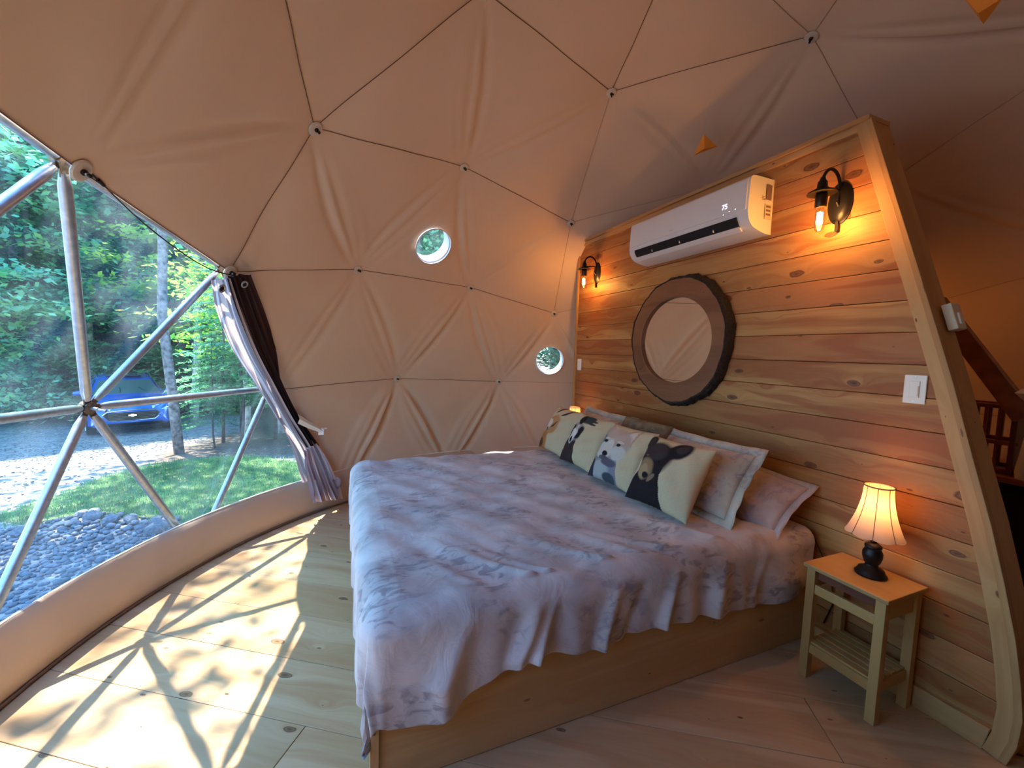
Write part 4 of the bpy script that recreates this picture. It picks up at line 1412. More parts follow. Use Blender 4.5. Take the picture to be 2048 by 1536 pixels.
def blobs(base, items):
    """paint function: items (kind, params, colour) in order"""
    def f(s, t):
        C = np.tile(np.array(base, float), (len(s), 1))
        C *= (1 - .0 * s)[:, None]
        for it in items:
            k = it[0]
            if k == 'e':
                _, cx, cy, rx, ry, ang, colr = it[:7]; soft = it[7] if len(it) > 7 else .25
                ca, sa = math.cos(math.radians(ang)), math.sin(math.radians(ang))
                x = (s - cx) * ca + (t - cy) * sa; y = -(s - cx) * sa + (t - cy) * ca
                d = np.sqrt((x / rx) ** 2 + (y / ry) ** 2)
                m = np.clip((1 - d) / soft + .5, 0, 1)
            else:
                _, poly, colr = it[:3]
                m = np.array([1.0 if in_poly(a, b, poly) else 0.0 for a, b in zip(s, t)])
            m = m[:, None]
            C = C * (1 - m) + np.array(colr, float) * m
        nse = .04 * np.sin(s * 90 + 7 * np.sin(t * 40)) * np.sin(t * 85)
        return np.clip(C * (1 + nse[:, None]), 0, 1)
    return f
BG = (.53, .405, .265)
DK = (.020, .014, .016); DK2 = (.045, .030, .030)
bear = blobs(BG, [('p', [(.0, 0), (.66, 0), (.58, .22), (.50, .44), (.55, .60), (.30, .80), (.14, .62), (.12, .40), (.02, .22)], DK),
    ('e', .13, .87, .085, .12, 10, DK), ('e', .13, .88, .045, .07, 10, DK2), ('e', .63, .84, .13, .17, -50, DK), ('e', .66, .87, .07, .10, -50, DK2), ('e', .50, .74, .12, .10, 30, DK), ('e', .34, .66, .25, .24, 0, DK), ('e', .30, .74, .20, .13, 0, DK2),
    ('e', .25, .46, .13, .16, 20, (.26, .15, .08)), ('e', .24, .42, .09, .11, 20, (.36, .23, .13)), ('e', .30, .37, .055, .045, 0, DK), ('e', .20, .64, .022, .016, 0, (.01, .01, .01)), ('e', .42, .60, .022, .016, 0, (.01, .01, .01)),
    ('e', .20, .65, .03, .012, 0, (.15, .09, .06)), ('e', .40, .36, .03, .07, -20, (.22, .15, .10))])
wolf = blobs(BG, [('p', [(.02, 0), (.74, 0), (.66, .30), (.60, .45), (.10, .45), (.02, .25)], (.20, .19, .22)), ('e', .30, .12, .24, .18, 0, (.36, .34, .34)), ('e', .08, .10, .10, .20, 0, (.035, .03, .05)), ('e', .55, .05, .14, .10, 0, (.05, .06, .08)),
    ('p', [(.08, .70), (.10, 1.0), (.32, .84)], (.42, .28, .22)), ('p', [(.50, .84), (.80, 1.0), (.76, .62)], (.42, .27, .20)), ('p', [(.56, .82), (.76, .95), (.72, .68)], (.62, .46, .38)),
    ('e', .42, .64, .33, .26, 0, (.42, .29, .23)), ('e', .40, .76, .20, .12, 0, (.46, .30, .24)), ('e', .12, .56, .08, .18, 0, (.12, .16, .19)), ('e', .20, .47, .15, .13, 0, (.52, .46, .42)), ('e', .58, .48, .15, .12, 0, (.50, .44, .40)),
    ('e', .34, .50, .10, .18, 0, (.56, .48, .43)), ('e', .22, .63, .045, .028, 0, (.02, .02, .025)), ('e', .54, .61, .045, .028, 0, (.02, .02, .025)), ('e', .22, .68, .07, .02, 0, (.55, .48, .44)), ('e', .55, .66, .07, .02, 0, (.55, .48, .44)),
    ('e', .33, .42, .055, .045, 0, (.015, .012, .02)), ('e', .33, .35, .12, .035, 0, (.10, .08, .10)), ('e', .48, .30, .16, .06, 0, (.11, .09, .12))])
racc = blobs(BG, [('p', [(.0, 0), (.52, 0), (.46, .25), (.40, .45), (.10, .45), (.0, .25)], (.045, .028, .028)), ('e', .28, .60, .21, .20, 0, (.30, .24, .22)), ('e', .16, .60, .09, .13, 25, DK), ('e', .40, .58, .09, .14, -25, DK),
    ('e', .26, .50, .085, .16, 0, (.68, .62, .58)), ('e', .27, .42, .04, .06, 0, DK), ('e', .28, .72, .04, .10, 0, (.50, .40, .38)), ('e', .44, .88, .19, .10, 0, (.035, .05, .055)), ('e', .28, .86, .09, .12, 0, DK), ('e', .62, .86, .10, .022, 0, DK2), ('e', .60, .80, .10, .02, 0, DK2)])
fox = blobs(BG, [('e', .1, .2, .28, .30, 0, (.42, .15, .05)), ('e', .35, .55, .22, .22, 0, (.44, .20, .08)), ('e', .20, .52, .12, .14, 0, (.60, .52, .44)), ('e', .62, .86, .16, .035, 35, DK2), ('e', .34, .92, .15, .035, 40, DK2),
    ('e', .42, .55, .10, .028, 50, DK2), ('e', .25, .42, .035, .05, 0, DK), ('e', .12, .12, .12, .10, 0, (.10, .05, .03))])
EX = (0, -1, 0); LEAN = (.50, 0, .866)
def cush(y0, label, paint, name='printed_cushion', dx=0.0, yaw=0.0, lean=.5, wdt=.44):
    ex = V3(math.sin(yaw), -math.cos(yaw), 0)
    up = V3(lean, 0, math.sqrt(1 - lean * lean))
    c = V3(.035 + dx, y0, .652) + up * .205
    return pillow(name, label, 'cushion', c, ex, up, wdt, .42, .15, M['print'], paint, n=110, group='printed animal cushions along the pillows')
cush(.045, 'cream cushion printed with a black bear cub, nearest of the printed cushions', bear, yaw=.10, dx=-.015)
cush(.485, 'cream cushion printed with a grey wolf pup face', wolf, yaw=.06)
cush(.920, 'cream cushion printed with masked raccoons', racc, yaw=.04, dx=.01)
cush(1.350, 'cream cushion printed with orange foxes, at the far end of the bed', fox, yaw=.02, dx=.03)
# shams and pillows
up2 = V3(.55, 0, .835)
pillow('pillow_sham', 'cream patterned sham with flat border beside the bear cushion', 'pillow', V3(.24, .08, .652) + up2 * .20, (.04, -1, 0), up2, .62, .39, .15, M['sham'], n=40, flange=.045)
pillow('pillow_sham', 'cream patterned sham with flat border behind the raccoon cushion', 'pillow', V3(.26, 1.12, .652) + up2 * .20, (.0, -1, 0), up2, .62, .39, .15, M['sham'], n=40, flange=.045)
up3 = V3(.80, 0, .60)
pillow('sleeping_pillow', 'grey-lilac pillow whose corner reaches past the sham toward the nightstand', 'pillow', V3(.40, .00, .645) + up3 * .17, (.12, -1, -.10), up3, .72, .36, .13, M['pillow_grey'], n=40, flange=.03)
pillow('sleeping_pillow', 'grey-lilac pillow at the far side below the small wall lamp', 'pillow', V3(.345, 1.18, .66) + up3 * .17, (.0, -1, 0), up3, .74, .40, .12, M['pillow_grey'], n=40, flange=.03)
upb = V3(.45, 0, .893)
pillow('fleece_cushion', 'fluffy brown oblong cushion tucked between the pillows under the mirror', 'cushion', V3(.33, .60, .80) + upb * .15, (.05, -1, 0), upb, .46, .22, .15, M['fluffy'], n=34, pinch=.02)

# ------------------------------------------------------------------ nightstands and lamps
def nightstand(x0, x1, y0, y1, zt, label):
    t = thing('nightstand', label, 'nightstand', ((x0 + x1) / 2, (y0 + y1) / 2, 0), 'pine nightstands either side of the bed')
    mb = MB(); mb.box(((x0 + x1) / 2, (y0 + y1) / 2, zt - .009), (x1 - x0, y1 - y0, .018), grain=1); mb.build('top', M['pine_stand'], t, bevel=.003)
    lx0, lx1, ly0, ly1 = x0 + .03, x1 - .03, y0 + .03, y1 - .03
    for x in (lx0, lx1):
        for y in (ly0, ly1):
            mb = MB(); mb.box((x, y, (zt - .018) / 2), (.036, .036, zt - .018)); mb.build('leg', M['pine_stand'], t, bevel=.002)
    for z, h in ((.438, .045),):
        mb = MB(); mb.box((lx0 - .004, (ly0 + ly1) / 2, z), (.016, ly1 - ly0 - .036, h)); mb.build('rail', M['pine_stand'], t, bevel=.002)
    for z, h in ((.150, .045),):
        mb = MB(); mb.box((lx0 - .004, (ly0 + ly1) / 2, z), (.016, ly1 - ly0 - .036, h)); mb.build('rail', M['pine_stand'], t, bevel=.002)
        mb = MB(); mb.box((lx1 + .004, (ly0 + ly1) / 2, z), (.016, ly1 - ly0 - .036, h)); mb.build('rail', M['pine_stand'], t, bevel=.002)
    mb = MB(); mb.box((lx0 + .01, (ly0 + ly1) / 2, .505), (.010, ly1 - ly0 - .036, .045)); mb.build('gap_shade_strip', M['dark_wood'], t, bevel=.002)  # dark strip standing in for the shade of the open gap under the top
    for y in (ly0, ly1):
        for z, h in ((.485, .09), (.150, .045)):
            mb = MB(); mb.box(((lx0 + lx1) / 2, y, z), (lx1 - lx0 - .036, .016, h)); mb.build('side_rail', M['pine_stand'], t, bevel=.002)
    n = 6
    for i in range(n):
        x = lx0 + .012 + (lx1 - lx0 - .024) * i / (n - 1)
        mb = MB(); mb.box((x, (ly0 + ly1) / 2, .176), (.030, ly1 - ly0 + .0, .010)); mb.build('shelf_slat', M['pine_stand'], t, bevel=.0015)
    return t
nightstand(.44, .735, -.845, -.515, .55, 'small pine nightstand with slatted shelf right of the bed')
nightstand(.44, .735, 1.66, 1.99, .55, 'small pine nightstand hidden beyond the far side of the bed')

def table_lamp(x, y, z, label, power):
    t = thing('table_lamp', label, 'lamp', (x, y, z), 'bedside lamps')
    mb = MB(); mb.lathe([(.0, 0), (.056, 0), (.058, .008), (.050, .018), (.046, .030), (.026, .040), (.022, .050), (.030, .062), (.036, .085), (.036, .105), (.028, .122), (.031, .128), (.031, .136), (.024, .142), (.012, .150), (.0, .152)], (x, y, z), seg=28)
    mb.build('base', M['iron'], t)
    mb = MB(); mb.lathe([(.011, .15), (.014, .155), (.014, .185), (.0, .187)], (x, y, z), seg=14); mb.build('socket', M['bronze'], t)
    z0, z1 = .185, .405
    prof = []
    for i in range(13):
        f = i / 12
        r = .052 + .054 * (1 - f) ** 1.9
        prof.append((r, z0 + (z1 - z0) * f))
    n = 96
    P = np.zeros((n, 13, 3))
    for k in range(n):
        a = 2 * PI * k / n
        sc_ = abs(math.cos(4 * a))
        for i, (r, h) in enumerate(prof):
            f = i / 12
            rr_ = r * (1 - .045 * (1 - sc_ ** .6) * (1 - .6 * f))
            P[k, i] = (x + rr_ * math.cos(a), y + rr_ * math.sin(a), z + h + (.006 * (1 - sc_) if i == 0 else 0))
    mb = MB(); mb.grid(P, True, closed_u=True); sh = mb.build('shade', M['shade'], t)
    mb = MB()
    for q in range(8):
        a = PI / 8 + q * PI / 4
        mb.tube([(x + (r * .966 + .0015) * math.cos(a), y + (r * .966 + .0015) * math.sin(a), z + h) for r, h in prof], .0014, 5)
    mb.build('rib', M['shade_rim'], sh)
    mb = MB(); mb.tube([(x + .053 * math.cos(2 * PI * k / 32), y + .053 * math.sin(2 * PI * k / 32), z + z1) for k in range(32)], .003, 6, closed=True)
    mb.build('rim', M['shade_rim'], sh)
    mb = MB(); mb.lathe([(.010, .185), (.014, .20), (.026, .235), (.030, .262), (.024, .288), (.0, .30)], (x, y, z), seg=16)
    mb.build('bulb', M['bulb_soft'], t)
    ld = bpy.data.lights.new('lamp_light', 'POINT'); ld.energy = power; ld.color = (1.0, .44, .12); ld.shadow_soft_size = .03
    lo_ = bpy.data.objects.new('lamp_light', ld); COL.objects.link(lo_); lo_.parent = t; lo_.location = (0, 0, .335)
    ld.cycles.max_bounces = 8
    return t
M['bulb_soft'] = simple('lamp_bulb', (1, .8, .6), .4, emit=(1.0, .68, .38), estr=4)
M['filament'] = simple('glowing_filament', (1, .7, .3), .4, emit=(1.0, .66, .24), estr=90)
M['bulb_glass'] = None
m, nt, out = nm('clear_bulb_glass')
lw = N(nt, 'ShaderNodeLayerWeight', inp={'Blend': .3})
tr = N(nt, 'ShaderNodeBsdfTransparent', inp={'Color': (1, .93, .80, 1)}); gl = N(nt, 'ShaderNodeBsdfGlossy', inp={'Roughness': .05})
mx = N(nt, 'ShaderNodeMixShader', inp={0: math_(nt, 'MULTIPLY', lw.outputs['Fresnel'], .6), 1: tr.outputs[0], 2: gl.outputs[0]})
nt.links.new(mx.outputs[0], out.inputs[0]); M['bulb_glass'] = m
table_lamp(.615, -.695, .55, 'small lit lamp with black turned base on the nightstand right of the bed', LAMP_W)
table_lamp(.60, 1.86, .55, 'small lit lamp showing only its shade above the far pillows', LAMP_W * .8)

# ------------------------------------------------------------------ sconces
def sconce(y, z, label):
    t = thing('wall_sconce', label, 'wall lamp', (WX, y, z), 'iron wall sconces')
    c = V3(WX, y, z)
    mb = MB(); mb.lathe([(.0, 0), (.060, 0), (.060, .006), (.052, .010), (.048, .016), (.026, .020), (.0, .022)], c, (-1, 0, 0), 28, ref=(0, 0, 1), sx=1.75, sy=.95)
    mb.box(c + V3(-.010, 0, -.115), (.018, .014, .05))
    mb.build('backplate', M['iron'], t, bevel=0)
    # arm swings up and over
    pth = []
    for i in range(15):
        a = -.35 + (PI + .25) * i / 14
        pth.append(c + V3(-.085 + .070 * math.cos(a), 0, .065 + .085 * math.sin(a)))
    pth = [c + V3(-.012, 0, -.02), c + V3(-.03, 0, .0)] + pth
    mb = MB(); mb.tube(pth, .0075, 8)
    mb.tube([c + V3(-.015, 0, .055), c + V3(-.05, 0, .062), c + V3(-.145, 0, .05)], .006, 8)
    mb.build('arm', M['iron'], t)
    bx = c + V3(-.152, 0, 0)
    mb = MB(); mb.lathe([(.0, .105), (.010, .10), (.014, .085), (.020, .078), (.022, .055), (.028, .045), (.058, .030), (.062, .022), (.050, .020), (.026, .022), (.0, .022)], bx, (0, 0, 1), 24)
    mb.build('cap', M['iron'], t)
    mb = MB(); mb.lathe([(.0, .022), (.024, .020), (.026, .012), (.026, -.038), (.022, -.044), (.0, -.044)], bx, (0, 0, 1), 20)
    mb.build('socket', M['bronze'], t)
    mb = MB(); mb.lathe([(.012, -.044), (.014, -.052), (.022, -.066), (.0235, -.135), (.017, -.152), (.006, -.160), (.0, -.161)], bx, (0, 0, 1), 20)
    b_ = mb.build('bulb', M['bulb_glass'], t)
    mb = MB()
    for q in range(8):
        a = q * PI / 4
        mb.tube([bx + V3(.010 * math.cos(a), .010 * math.sin(a), -.068), bx + V3(.011 * math.cos(a + .3), .011 * math.sin(a + .3), -.120)], .0026, 5)
    mb.build('filament', M['filament'], b_)
    ld = bpy.data.lights.new('sconce_light', 'POINT'); ld.energy = SCONCE_W; ld.color = (1.0, .40, .07); ld.shadow_soft_size = .02
    lo_ = bpy.data.objects.new('sconce_light', ld); COL.objects.link(lo_); lo_.parent = t; lo_.location = (-.152, 0, -.10)
    return t
sconce(-.352, 2.29, 'black iron wall sconce with bare glowing bulb right of the air conditioner')
sconce(1.80, 2.29, 'black iron wall sconce with bare glowing bulb at the left end of the wall')

# ------------------------------------------------------------------ log slice mirror
mir = thing('round_mirror', 'round mirror set in a log slice with dark bark rim', 'mirror', (WX, .67, 1.615))
mc = V3(WX, .665, 1.615)
r_ = np.random.default_rng(3)
def wob(a, k=1.0): return 1 + k * (.012 * math.sin(3 * a + 1) + .008 * math.sin(7 * a) + .006 * math.sin(17 * a + 2) + .004 * math.sin(41 * a))
nA = 120
def ringpt(r, a, x, k):
    sz = 1 - .10 * max(0, min(1, (.44 - r) / .08)) if r < .44 else 1
    return (x, mc[1] + r * wob(a, k) * math.cos(a), mc[2] + r * sz * wob(a, k) * math.sin(a))
ro, ri = .455, .348
P = np.array([[ringpt(ri, 2 * PI * i / nA, WX - .045, 0), ringpt(ri, 2 * PI * i / nA, WX - .070, 0), ringpt(ri + .01, 2 * PI * i / nA, WX - .074, 0), ringpt(ro - .006, 2 * PI * i / nA, WX - .072, .8)] for i in range(nA)])
mb = MB(); mb.grid(P, False, closed_u=True)
mb.uv = []
for f in mb.f:
    mb.uv += [(mb.v[k][1], mb.v[k][2]) for k in f]
mb.build('log_slice', M['slice'], mir)
P = np.array([[ringpt(ro - .008, 2 * PI * i / nA, WX - .070, .8), ringpt(ro + .006, 2 * PI * i / nA, WX - .073, 1.2), ringpt(ro + .018 + .004 * math.sin(i * 1.7), 2 * PI * i / nA, WX - .05, 1.3), ringpt(ro + .022 + .005 * math.sin(i * 2.3), 2 * PI * i / nA, WX - .02, 1.3), ringpt(ro + .018, 2 * PI * i / nA, WX, 1.2)] for i in range(nA)])
mb = MB(); mb.grid(P, False, closed_u=True); mb.build('bark', M['bark'], mir)
mb = MB(); mb.lathe([(0, .05), (ri + .002, .05)], mc, (-1, 0, 0), 64, cap=False); g_ = mb.build('glass', M['mirror'], mir)

# ------------------------------------------------------------------ air conditioner
ac = thing('air_conditioner', 'long white wall-mounted air conditioner with 75 on its display', 'air conditioner', (WX, .535, 2.38))
YA, YB = .012, 1.058
def prof_box(mb, prof, y0, y1, smooth=True):
    n = len(prof)
    V = [(WX - d, y0, z) for d, z in prof] + [(WX - d, y1, z) for d, z in prof]
    fs = [[i, (i + 1) % n, n + (i + 1) % n, n + i] for i in range(n)]
    mb.add(V, fs, None, smooth); mb.add(V[:n], [list(range(n))[::-1]]); mb.add(V[n:], [list(range(n))])
pr_ = [(0, 2.535), (.15, 2.535), (.172, 2.532), (.186, 2.522), (.192, 2.505), (.198, 2.40), (.199, 2.335), (.192, 2.30), (.176, 2.272), (.15, 2.25), (.10, 2.235), (.05, 2.225), (0, 2.222)]
mb = MB(); prof_box(mb, pr_, YA, YB); mb.build('body', M['white'], ac, bevel=.006)
mb = MB(); prof_box(mb, [(.196, 2.515), (.201, 2.505), (.205, 2.40), (.206, 2.345), (.199, 2.345), (.196, 2.40)], YA + .012, YB - .012); mb.build('front_panel', M['white'], ac, bevel=.002)
mb = MB(); prof_box(mb, [(.203, 2.315), (.202, 2.298), (.186, 2.272), (.170, 2.258), (.16, 2.27), (.18, 2.30)], YA + .07, YB - .07); mb.build('outlet_slot', M['matblack'], ac)
mb = MB(); prof_box(mb, [(.150, 2.256), (.168, 2.262), (.176, 2.268), (.178, 2.262), (.150, 2.238), (.145, 2.242)], YA + .07, YB - .07)
for yy in (.25, .53, .80): mb.box((WX - .185, yy, 2.285), (.02, .004, .03))
mb.build('louvre_flap', M['white'], ac)
def text(name, s, size, loc, Mx, mat, parent, ext=.0006):
    cu = bpy.data.curves.new(name, 'FONT'); cu.body = s; cu.size = size; cu.extrude = ext; cu.align_x = 'CENTER'; cu.align_y = 'CENTER'
    o = bpy.data.objects.new(name, cu); COL.objects.link(o)
    # convert to plain mesh
    dg = bpy.context.evaluated_depsgraph_get()
    me = bpy.data.meshes.new_from_object(o.evaluated_get(dg))
    bpy.data.objects.remove(o, do_unlink=True)
    me.materials.clear()
    o = link(name, me, mat, parent)
    mm = Matrix.Identity(4)
    for i in range(3):
        for j in range(3): mm[i][j] = Mx[i][j]
    lp = V3(*loc) - OFF[parent.name]
    for i in range(3): mm[i][3] = lp[i]
    o.matrix_local = mm
    return o
# facing -x: text x -> -y world, text y -> z
MF = np.array([[0, 0, -1], [-1, 0, 0], [0, 1, 0]], float)
M['display'] = simple('display_digits', (.8, .85, 1), .5, emit=(.75, .8, 1.0), estr=1.1)
M['mark'] = simple('grey_brand_print', (.30, .28, .30), .5)
text('display', '75', .042, (WX - .2065, .165, 2.395), MF, M['display'], ac)
text('maker_mark', '-- --', .020, (WX - .2065, .60, 2.372), MF, M['mark'], ac)
mb = MB()
for yy, zz in ((.13, 2.36), (.09, 2.362), (.17, 2.352)): mb.box((WX - .2055, yy, zz), (.002, .007, .004))
mb.build('indicator', M['display'], ac)
# end stickers (on the side facing the sconce)
mb = MB(); mb.box((WX - .045, YA - .0065, 2.455), (.042, .001, .085)); mb.build('rating_label', M['grey_label'], ac)
mb = MB(); mb.box((WX - .045, YA - .0065, 2.345), (.050, .001, .085)); lb = mb.build('warning_label', M['offwhite'], ac)
mb = MB()
for q in range(3): mb.box((WX - .045, YA - .0075, 2.375 - .022 * q), (.036, .001, .011))
mb.build('label_print', M['grey_label'], lb)
mb = MB()
for q in range(3): mb.box((WX - .088, YA - .0075, 2.425 - .008 * q), (.03, .001, .003))
mb.build('side_print', M['grey_label'], ac)

# ------------------------------------------------------------------ switches, cord
sw = thing('dimmer_switch', 'white dimmer switch plate on the boards near the sloping edge', 'switch', (WX, -.722, 1.385))
mb = MB(); mb.box((WX - .004, -.722, 1.385), (.008, .078, .125)); mb.build('cover_plate', M['white'], sw, bevel=.003)
mb = MB(); mb.box((WX - .010, -.722, 1.385), (.006, .036, .072)); mb.build('rocker', M['white'], sw, bevel=.002)
mb = MB(); mb.box((WX - .013, -.736, 1.378), (.004, .005, .045)); mb.build('slider', M['offwhite'], sw, bevel=.001)
mb = MB(); mb.lathe([(0, 0), (.003, 0), (.003, .002), (0, .002)], (WX - .008, -.722, 1.437), (-1, 0, 0), 8); mb.lathe([(0, 0), (.003, 0), (.003, .002), (0, .002)], (WX - .008, -.722, 1.333), (-1, 0, 0), 8); mb.build('screw', M['steel'], sw)
sw = thing('wall_switch', 'narrow white switch plate at the left end of the wall', 'switch', (WX, 2.055, 1.38))
mb = MB(); mb.box((WX - .004, 2.055, 1.38), (.008, .075, .12)); mb.build('cover_plate', M['white'], sw, bevel=.003)
mb = MB(); mb.box((WX - .010, 2.055, 1.38), (.006, .03, .06)); mb.build('rocker', M['white'], sw, bevel=.002)
# box on the end board
ex_ = V3(0, -.952, -.306)   # direction down along slope
sw = thing('surface_switch', 'white surface switch box on the sloping end board of the partition', 'switch', (.85, -.775, 1.70))
ang = math.radians(17)
Mr = np.array([[1, 0, 0], [0, math.cos(ang), -math.sin(ang)], [0, math.sin(ang), math.cos(ang)]])
Mr = np.array([[1, 0, 0], [0, math.cos(ang), math.sin(ang)], [0, -math.sin(ang), math.cos(ang)]])
mb = MB(); mb.box((.852, -.782, 1.70), (.075, .034, .115), Mr); mb.build('box', M['offwhite'], sw, bevel=.004)
mb = MB(); mb.box((.852, -.802, 1.694), (.030, .012, .05), Mr); mb.build('rocker', M['white'], sw, bevel=.002)
mb = MB(); mb.tube([(.70, -.39, .60), (.735, -.42, .50), (.738, -.47, .40), (.738, -.50, .28), (.74, -.46, .14)], .0035, 6)
tag(mb.build('power_cord', M['bronze']), 'thin power cord down the wall between the duvet and the nightstand', 'cord')

# ------------------------------------------------------------------ orange pennants pinned to the liner
PEN = [[(0.841, 0.646, 3.098), (0.909, 0.803, 3.027), (0.981, 0.653, 3.044)], [(0.891, -0.679, 3.072), (1.056, -0.691, 3.002), (0.96, -0.781, 3.015)]]
def pennant(pts, label):
    pts = np.array(pts, float)
    c = pts.mean(0)
    t = thing('pennant', label, 'ornament', tuple(c), 'folded orange paper ornaments')
    inw = V3(0, 0, CZ) - c; inw /= np.linalg.norm(inw)
    V = list(pts) + [c + inw * .03]
    mb = MB(); mb.add(V, [[0, 1, 3]]); mb.add(V, [[1, 2, 3]]); mb.add(V, [[2, 0, 3]]); mb.add(V, [[0, 2, 1]])
    mb.build('folded_paper', M['orange'], t)
    up = c - V3(0, 0, CZ); L0 = np.linalg.norm(up); up /= L0
    tp = pts[np.argmax(pts[:, 2])]
    mb = MB(); mb.tube([tp, tp + up * (2.90 - L0) ], .0006, 4); mb.build('thread', M['offwhite'], t)
    return t
pennant(PEN[0], 'orange folded triangle on the liner above the air conditioner')
pennant(PEN[1], 'orange folded triangle high on the liner above the sloping wall edge')

# ------------------------------------------------------------------ curtain on its cable
cur = thing('curtain', 'striped sheer curtain bunched at the right edge of the bay window', 'curtain', (-2.2, 1.4, 1.9))
Lp = np.array([(-2.286, 1.178, 1.866), (-2.299, 1.314, 1.694), (-2.267, 1.531, 1.451), (-2.177, 1.761, 1.198), (-2.05, 1.979, 0.86), (-1.974, 2.069, 0.631), (-1.907, 2.113, 0.337), (-1.864, 2.122, 0.163)])
Rp = np.array([(-2.167, 1.415, 1.922), (-2.124, 1.673, 1.665), (-2.074, 1.845, 1.454), (-2.022, 1.984, 1.238), (-1.92, 2.151, 0.93), (-1.761, 2.304, 0.608), (-1.647, 2.366, 0.304), (-1.584, 2.365, 0.059)])
def resample(P, n):
    t = np.linspace(0, len(P) - 1, n); i = np.minimum(t.astype(int), len(P) - 2); f = (t - i)[:, None]
    Q = np.concatenate([2 * P[:1] - P[1:2], P, 2 * P[-1:] - P[-2:-1]])
    p0, p1, p2, p3 = Q[i], Q[i + 1], Q[i + 2], Q[i + 3]
    return .5 * ((2 * p1) + (-p0 + p2) * f + (2 * p0 - 5 * p1 + 4 * p2 - p3) * f ** 2 + (-p0 + 3 * p1 - 3 * p2 + p3) * f ** 3)
def drape(name, A_, B_, mat, pleats, amp, off=0.0, n=60, m_=90, w=1.0, taper=None):
    a = resample(np.array(A_), n); b = resample(np.array(B_), n)
    P = np.zeros((n, m_, 3))
    for i in range(n):
        f = i / (n - 1)
        am = amp * (1 if taper is None else taper(f))
        for j in range(m_):
            s = j / (m_ - 1)
            p = a[i] * (1 - s) + b[i] * s
            q = V3(0, 0, CZ) - p; q /= np.linalg.norm(q)
            d = am * math.sin(2 * PI * pleats * s + 1.2 * math.sin(3 * f)) + .3 * am * math.sin(2 * PI * pleats * 2.3 * s + 4 * f)
            side = (b[i] - a[i]); side /= np.linalg.norm(side) + 1e-9
            P[i, j] = p + q * (d + off) + side * .35 * am * math.cos(2 * PI * pleats * s * 1.0 + 1)
    mb = MB(); mb.grid(P); return mb.build(name, mat, cur)
mid = (Lp + Rp) / 2
drape('front_layer', Lp[:7], (Lp * .42 + Rp * .58)[:7], M['curtain'], 2.0, .016, .02, taper=lambda f: .7 + .5 * f)
drape('back_layer', (Lp * .50 + Rp * .50)[:6], Rp[:6], M['curtain_dark'], 2.6, .018, 0.0)
drape('liner_layer', (Lp * .30 + Rp * .70)[:4], [(-2.12, 1.49, 1.95), (-2.06, 1.76, 1.675), (-2.03, 1.93, 1.454), (-2.02, 2.02, 1.20)], M['curtain_dark'], 1.5, .012, -.012)
# gathered tail below the strap
drape('gathered_tail', [(-1.90, 2.13, .60), (-1.885, 2.12, .45), (-1.85, 2.12, .28), (-1.83, 2.11, .155)], [(-1.80, 2.25, .64), (-1.74, 2.28, .50), (-1.66, 2.32, .26), (-1.60, 2.33, .085)], M['curtain'], 6.0, .030, .03, m_=160, taper=lambda f: .4 + 1.0 * f)
mb = MB(); kp = []
mb.lathe([(0, -.055), (.028, -.045), (.045, -.01), (.040, .03), (.022, .05), (0, .055)], (-1.625, 2.30, .245), (.3, .2, .8), 14, sy=.75); mb.build('knotted_end', M['curtain'], cur)
mb = MB(); P = []
sp = [(-1.93, 2.04, .90), (-1.86, 2.12, .835), (-1.80, 2.18, .79), (-1.765, 2.215, .755)]
P = np.array([[V3(*p) + V3(.02, -.025, h_), V3(*p) + V3(.035, -.04, 0), V3(*p) + V3(.02, -.025, -h_)] for p, h_ in zip(sp, (.040, .034, .026, .020))])
mb.grid(P); st_ = mb.build('tieback_strap', M['velcro'], cur)
mb = MB(); mb.box((-1.745, 2.19, .752), (.045, .030, .055)); mb.box((-1.722, 2.205, .775), (.05, .008, .012)); mb.build('buckle', M['white'], st_, bevel=.003)
for c_ in ((-2.262, 1.235, 1.835), (-2.17, 1.40, 1.885)):
    c_ = V3(*c_); q = V3(0, 0, CZ) - c_; q /= np.linalg.norm(q)
    s_ = np.cross(q, (0, 0, 1)); s_ /= np.linalg.norm(s_); t_ = np.cross(s_, q)
    mb = MB(); mb.tube([c_ + q * .045 + .021 * (math.cos(a) * s_ + math.sin(a) * t_) for a in np.linspace(0, 2 * PI, 20)[:-1]], .006, 6, closed=True)
    gr_ = mb.build('grommet', M['steel'], cur)
    mb = MB(); mb.lathe([(0, .040), (.018, .040), (.018, .044), (0, .044)], c_, q, 16); mb.build('grommet_hole', M['matblack'], gr_)
    if c_[1] > 1.3: gr_.scale = (.9, .9, .9)
mb = MB(); pc = resample(np.array([(-2.507, .475, 2.174), (-2.448, .903, 2.05), (-2.30, 1.20, 1.93), (-2.16, 1.44, 1.92)]), 14); mb.tube(pc, .0035, 6)
mb.lathe([(0, -.02), (.008, -.018), (.008, .018), (0, .02)], pc[1], pc[2] - pc[0], 8)
tag(mb.build('curtain_cable', M['bolt']), 'thin dark cable strung along the top of the bay window', 'cable')

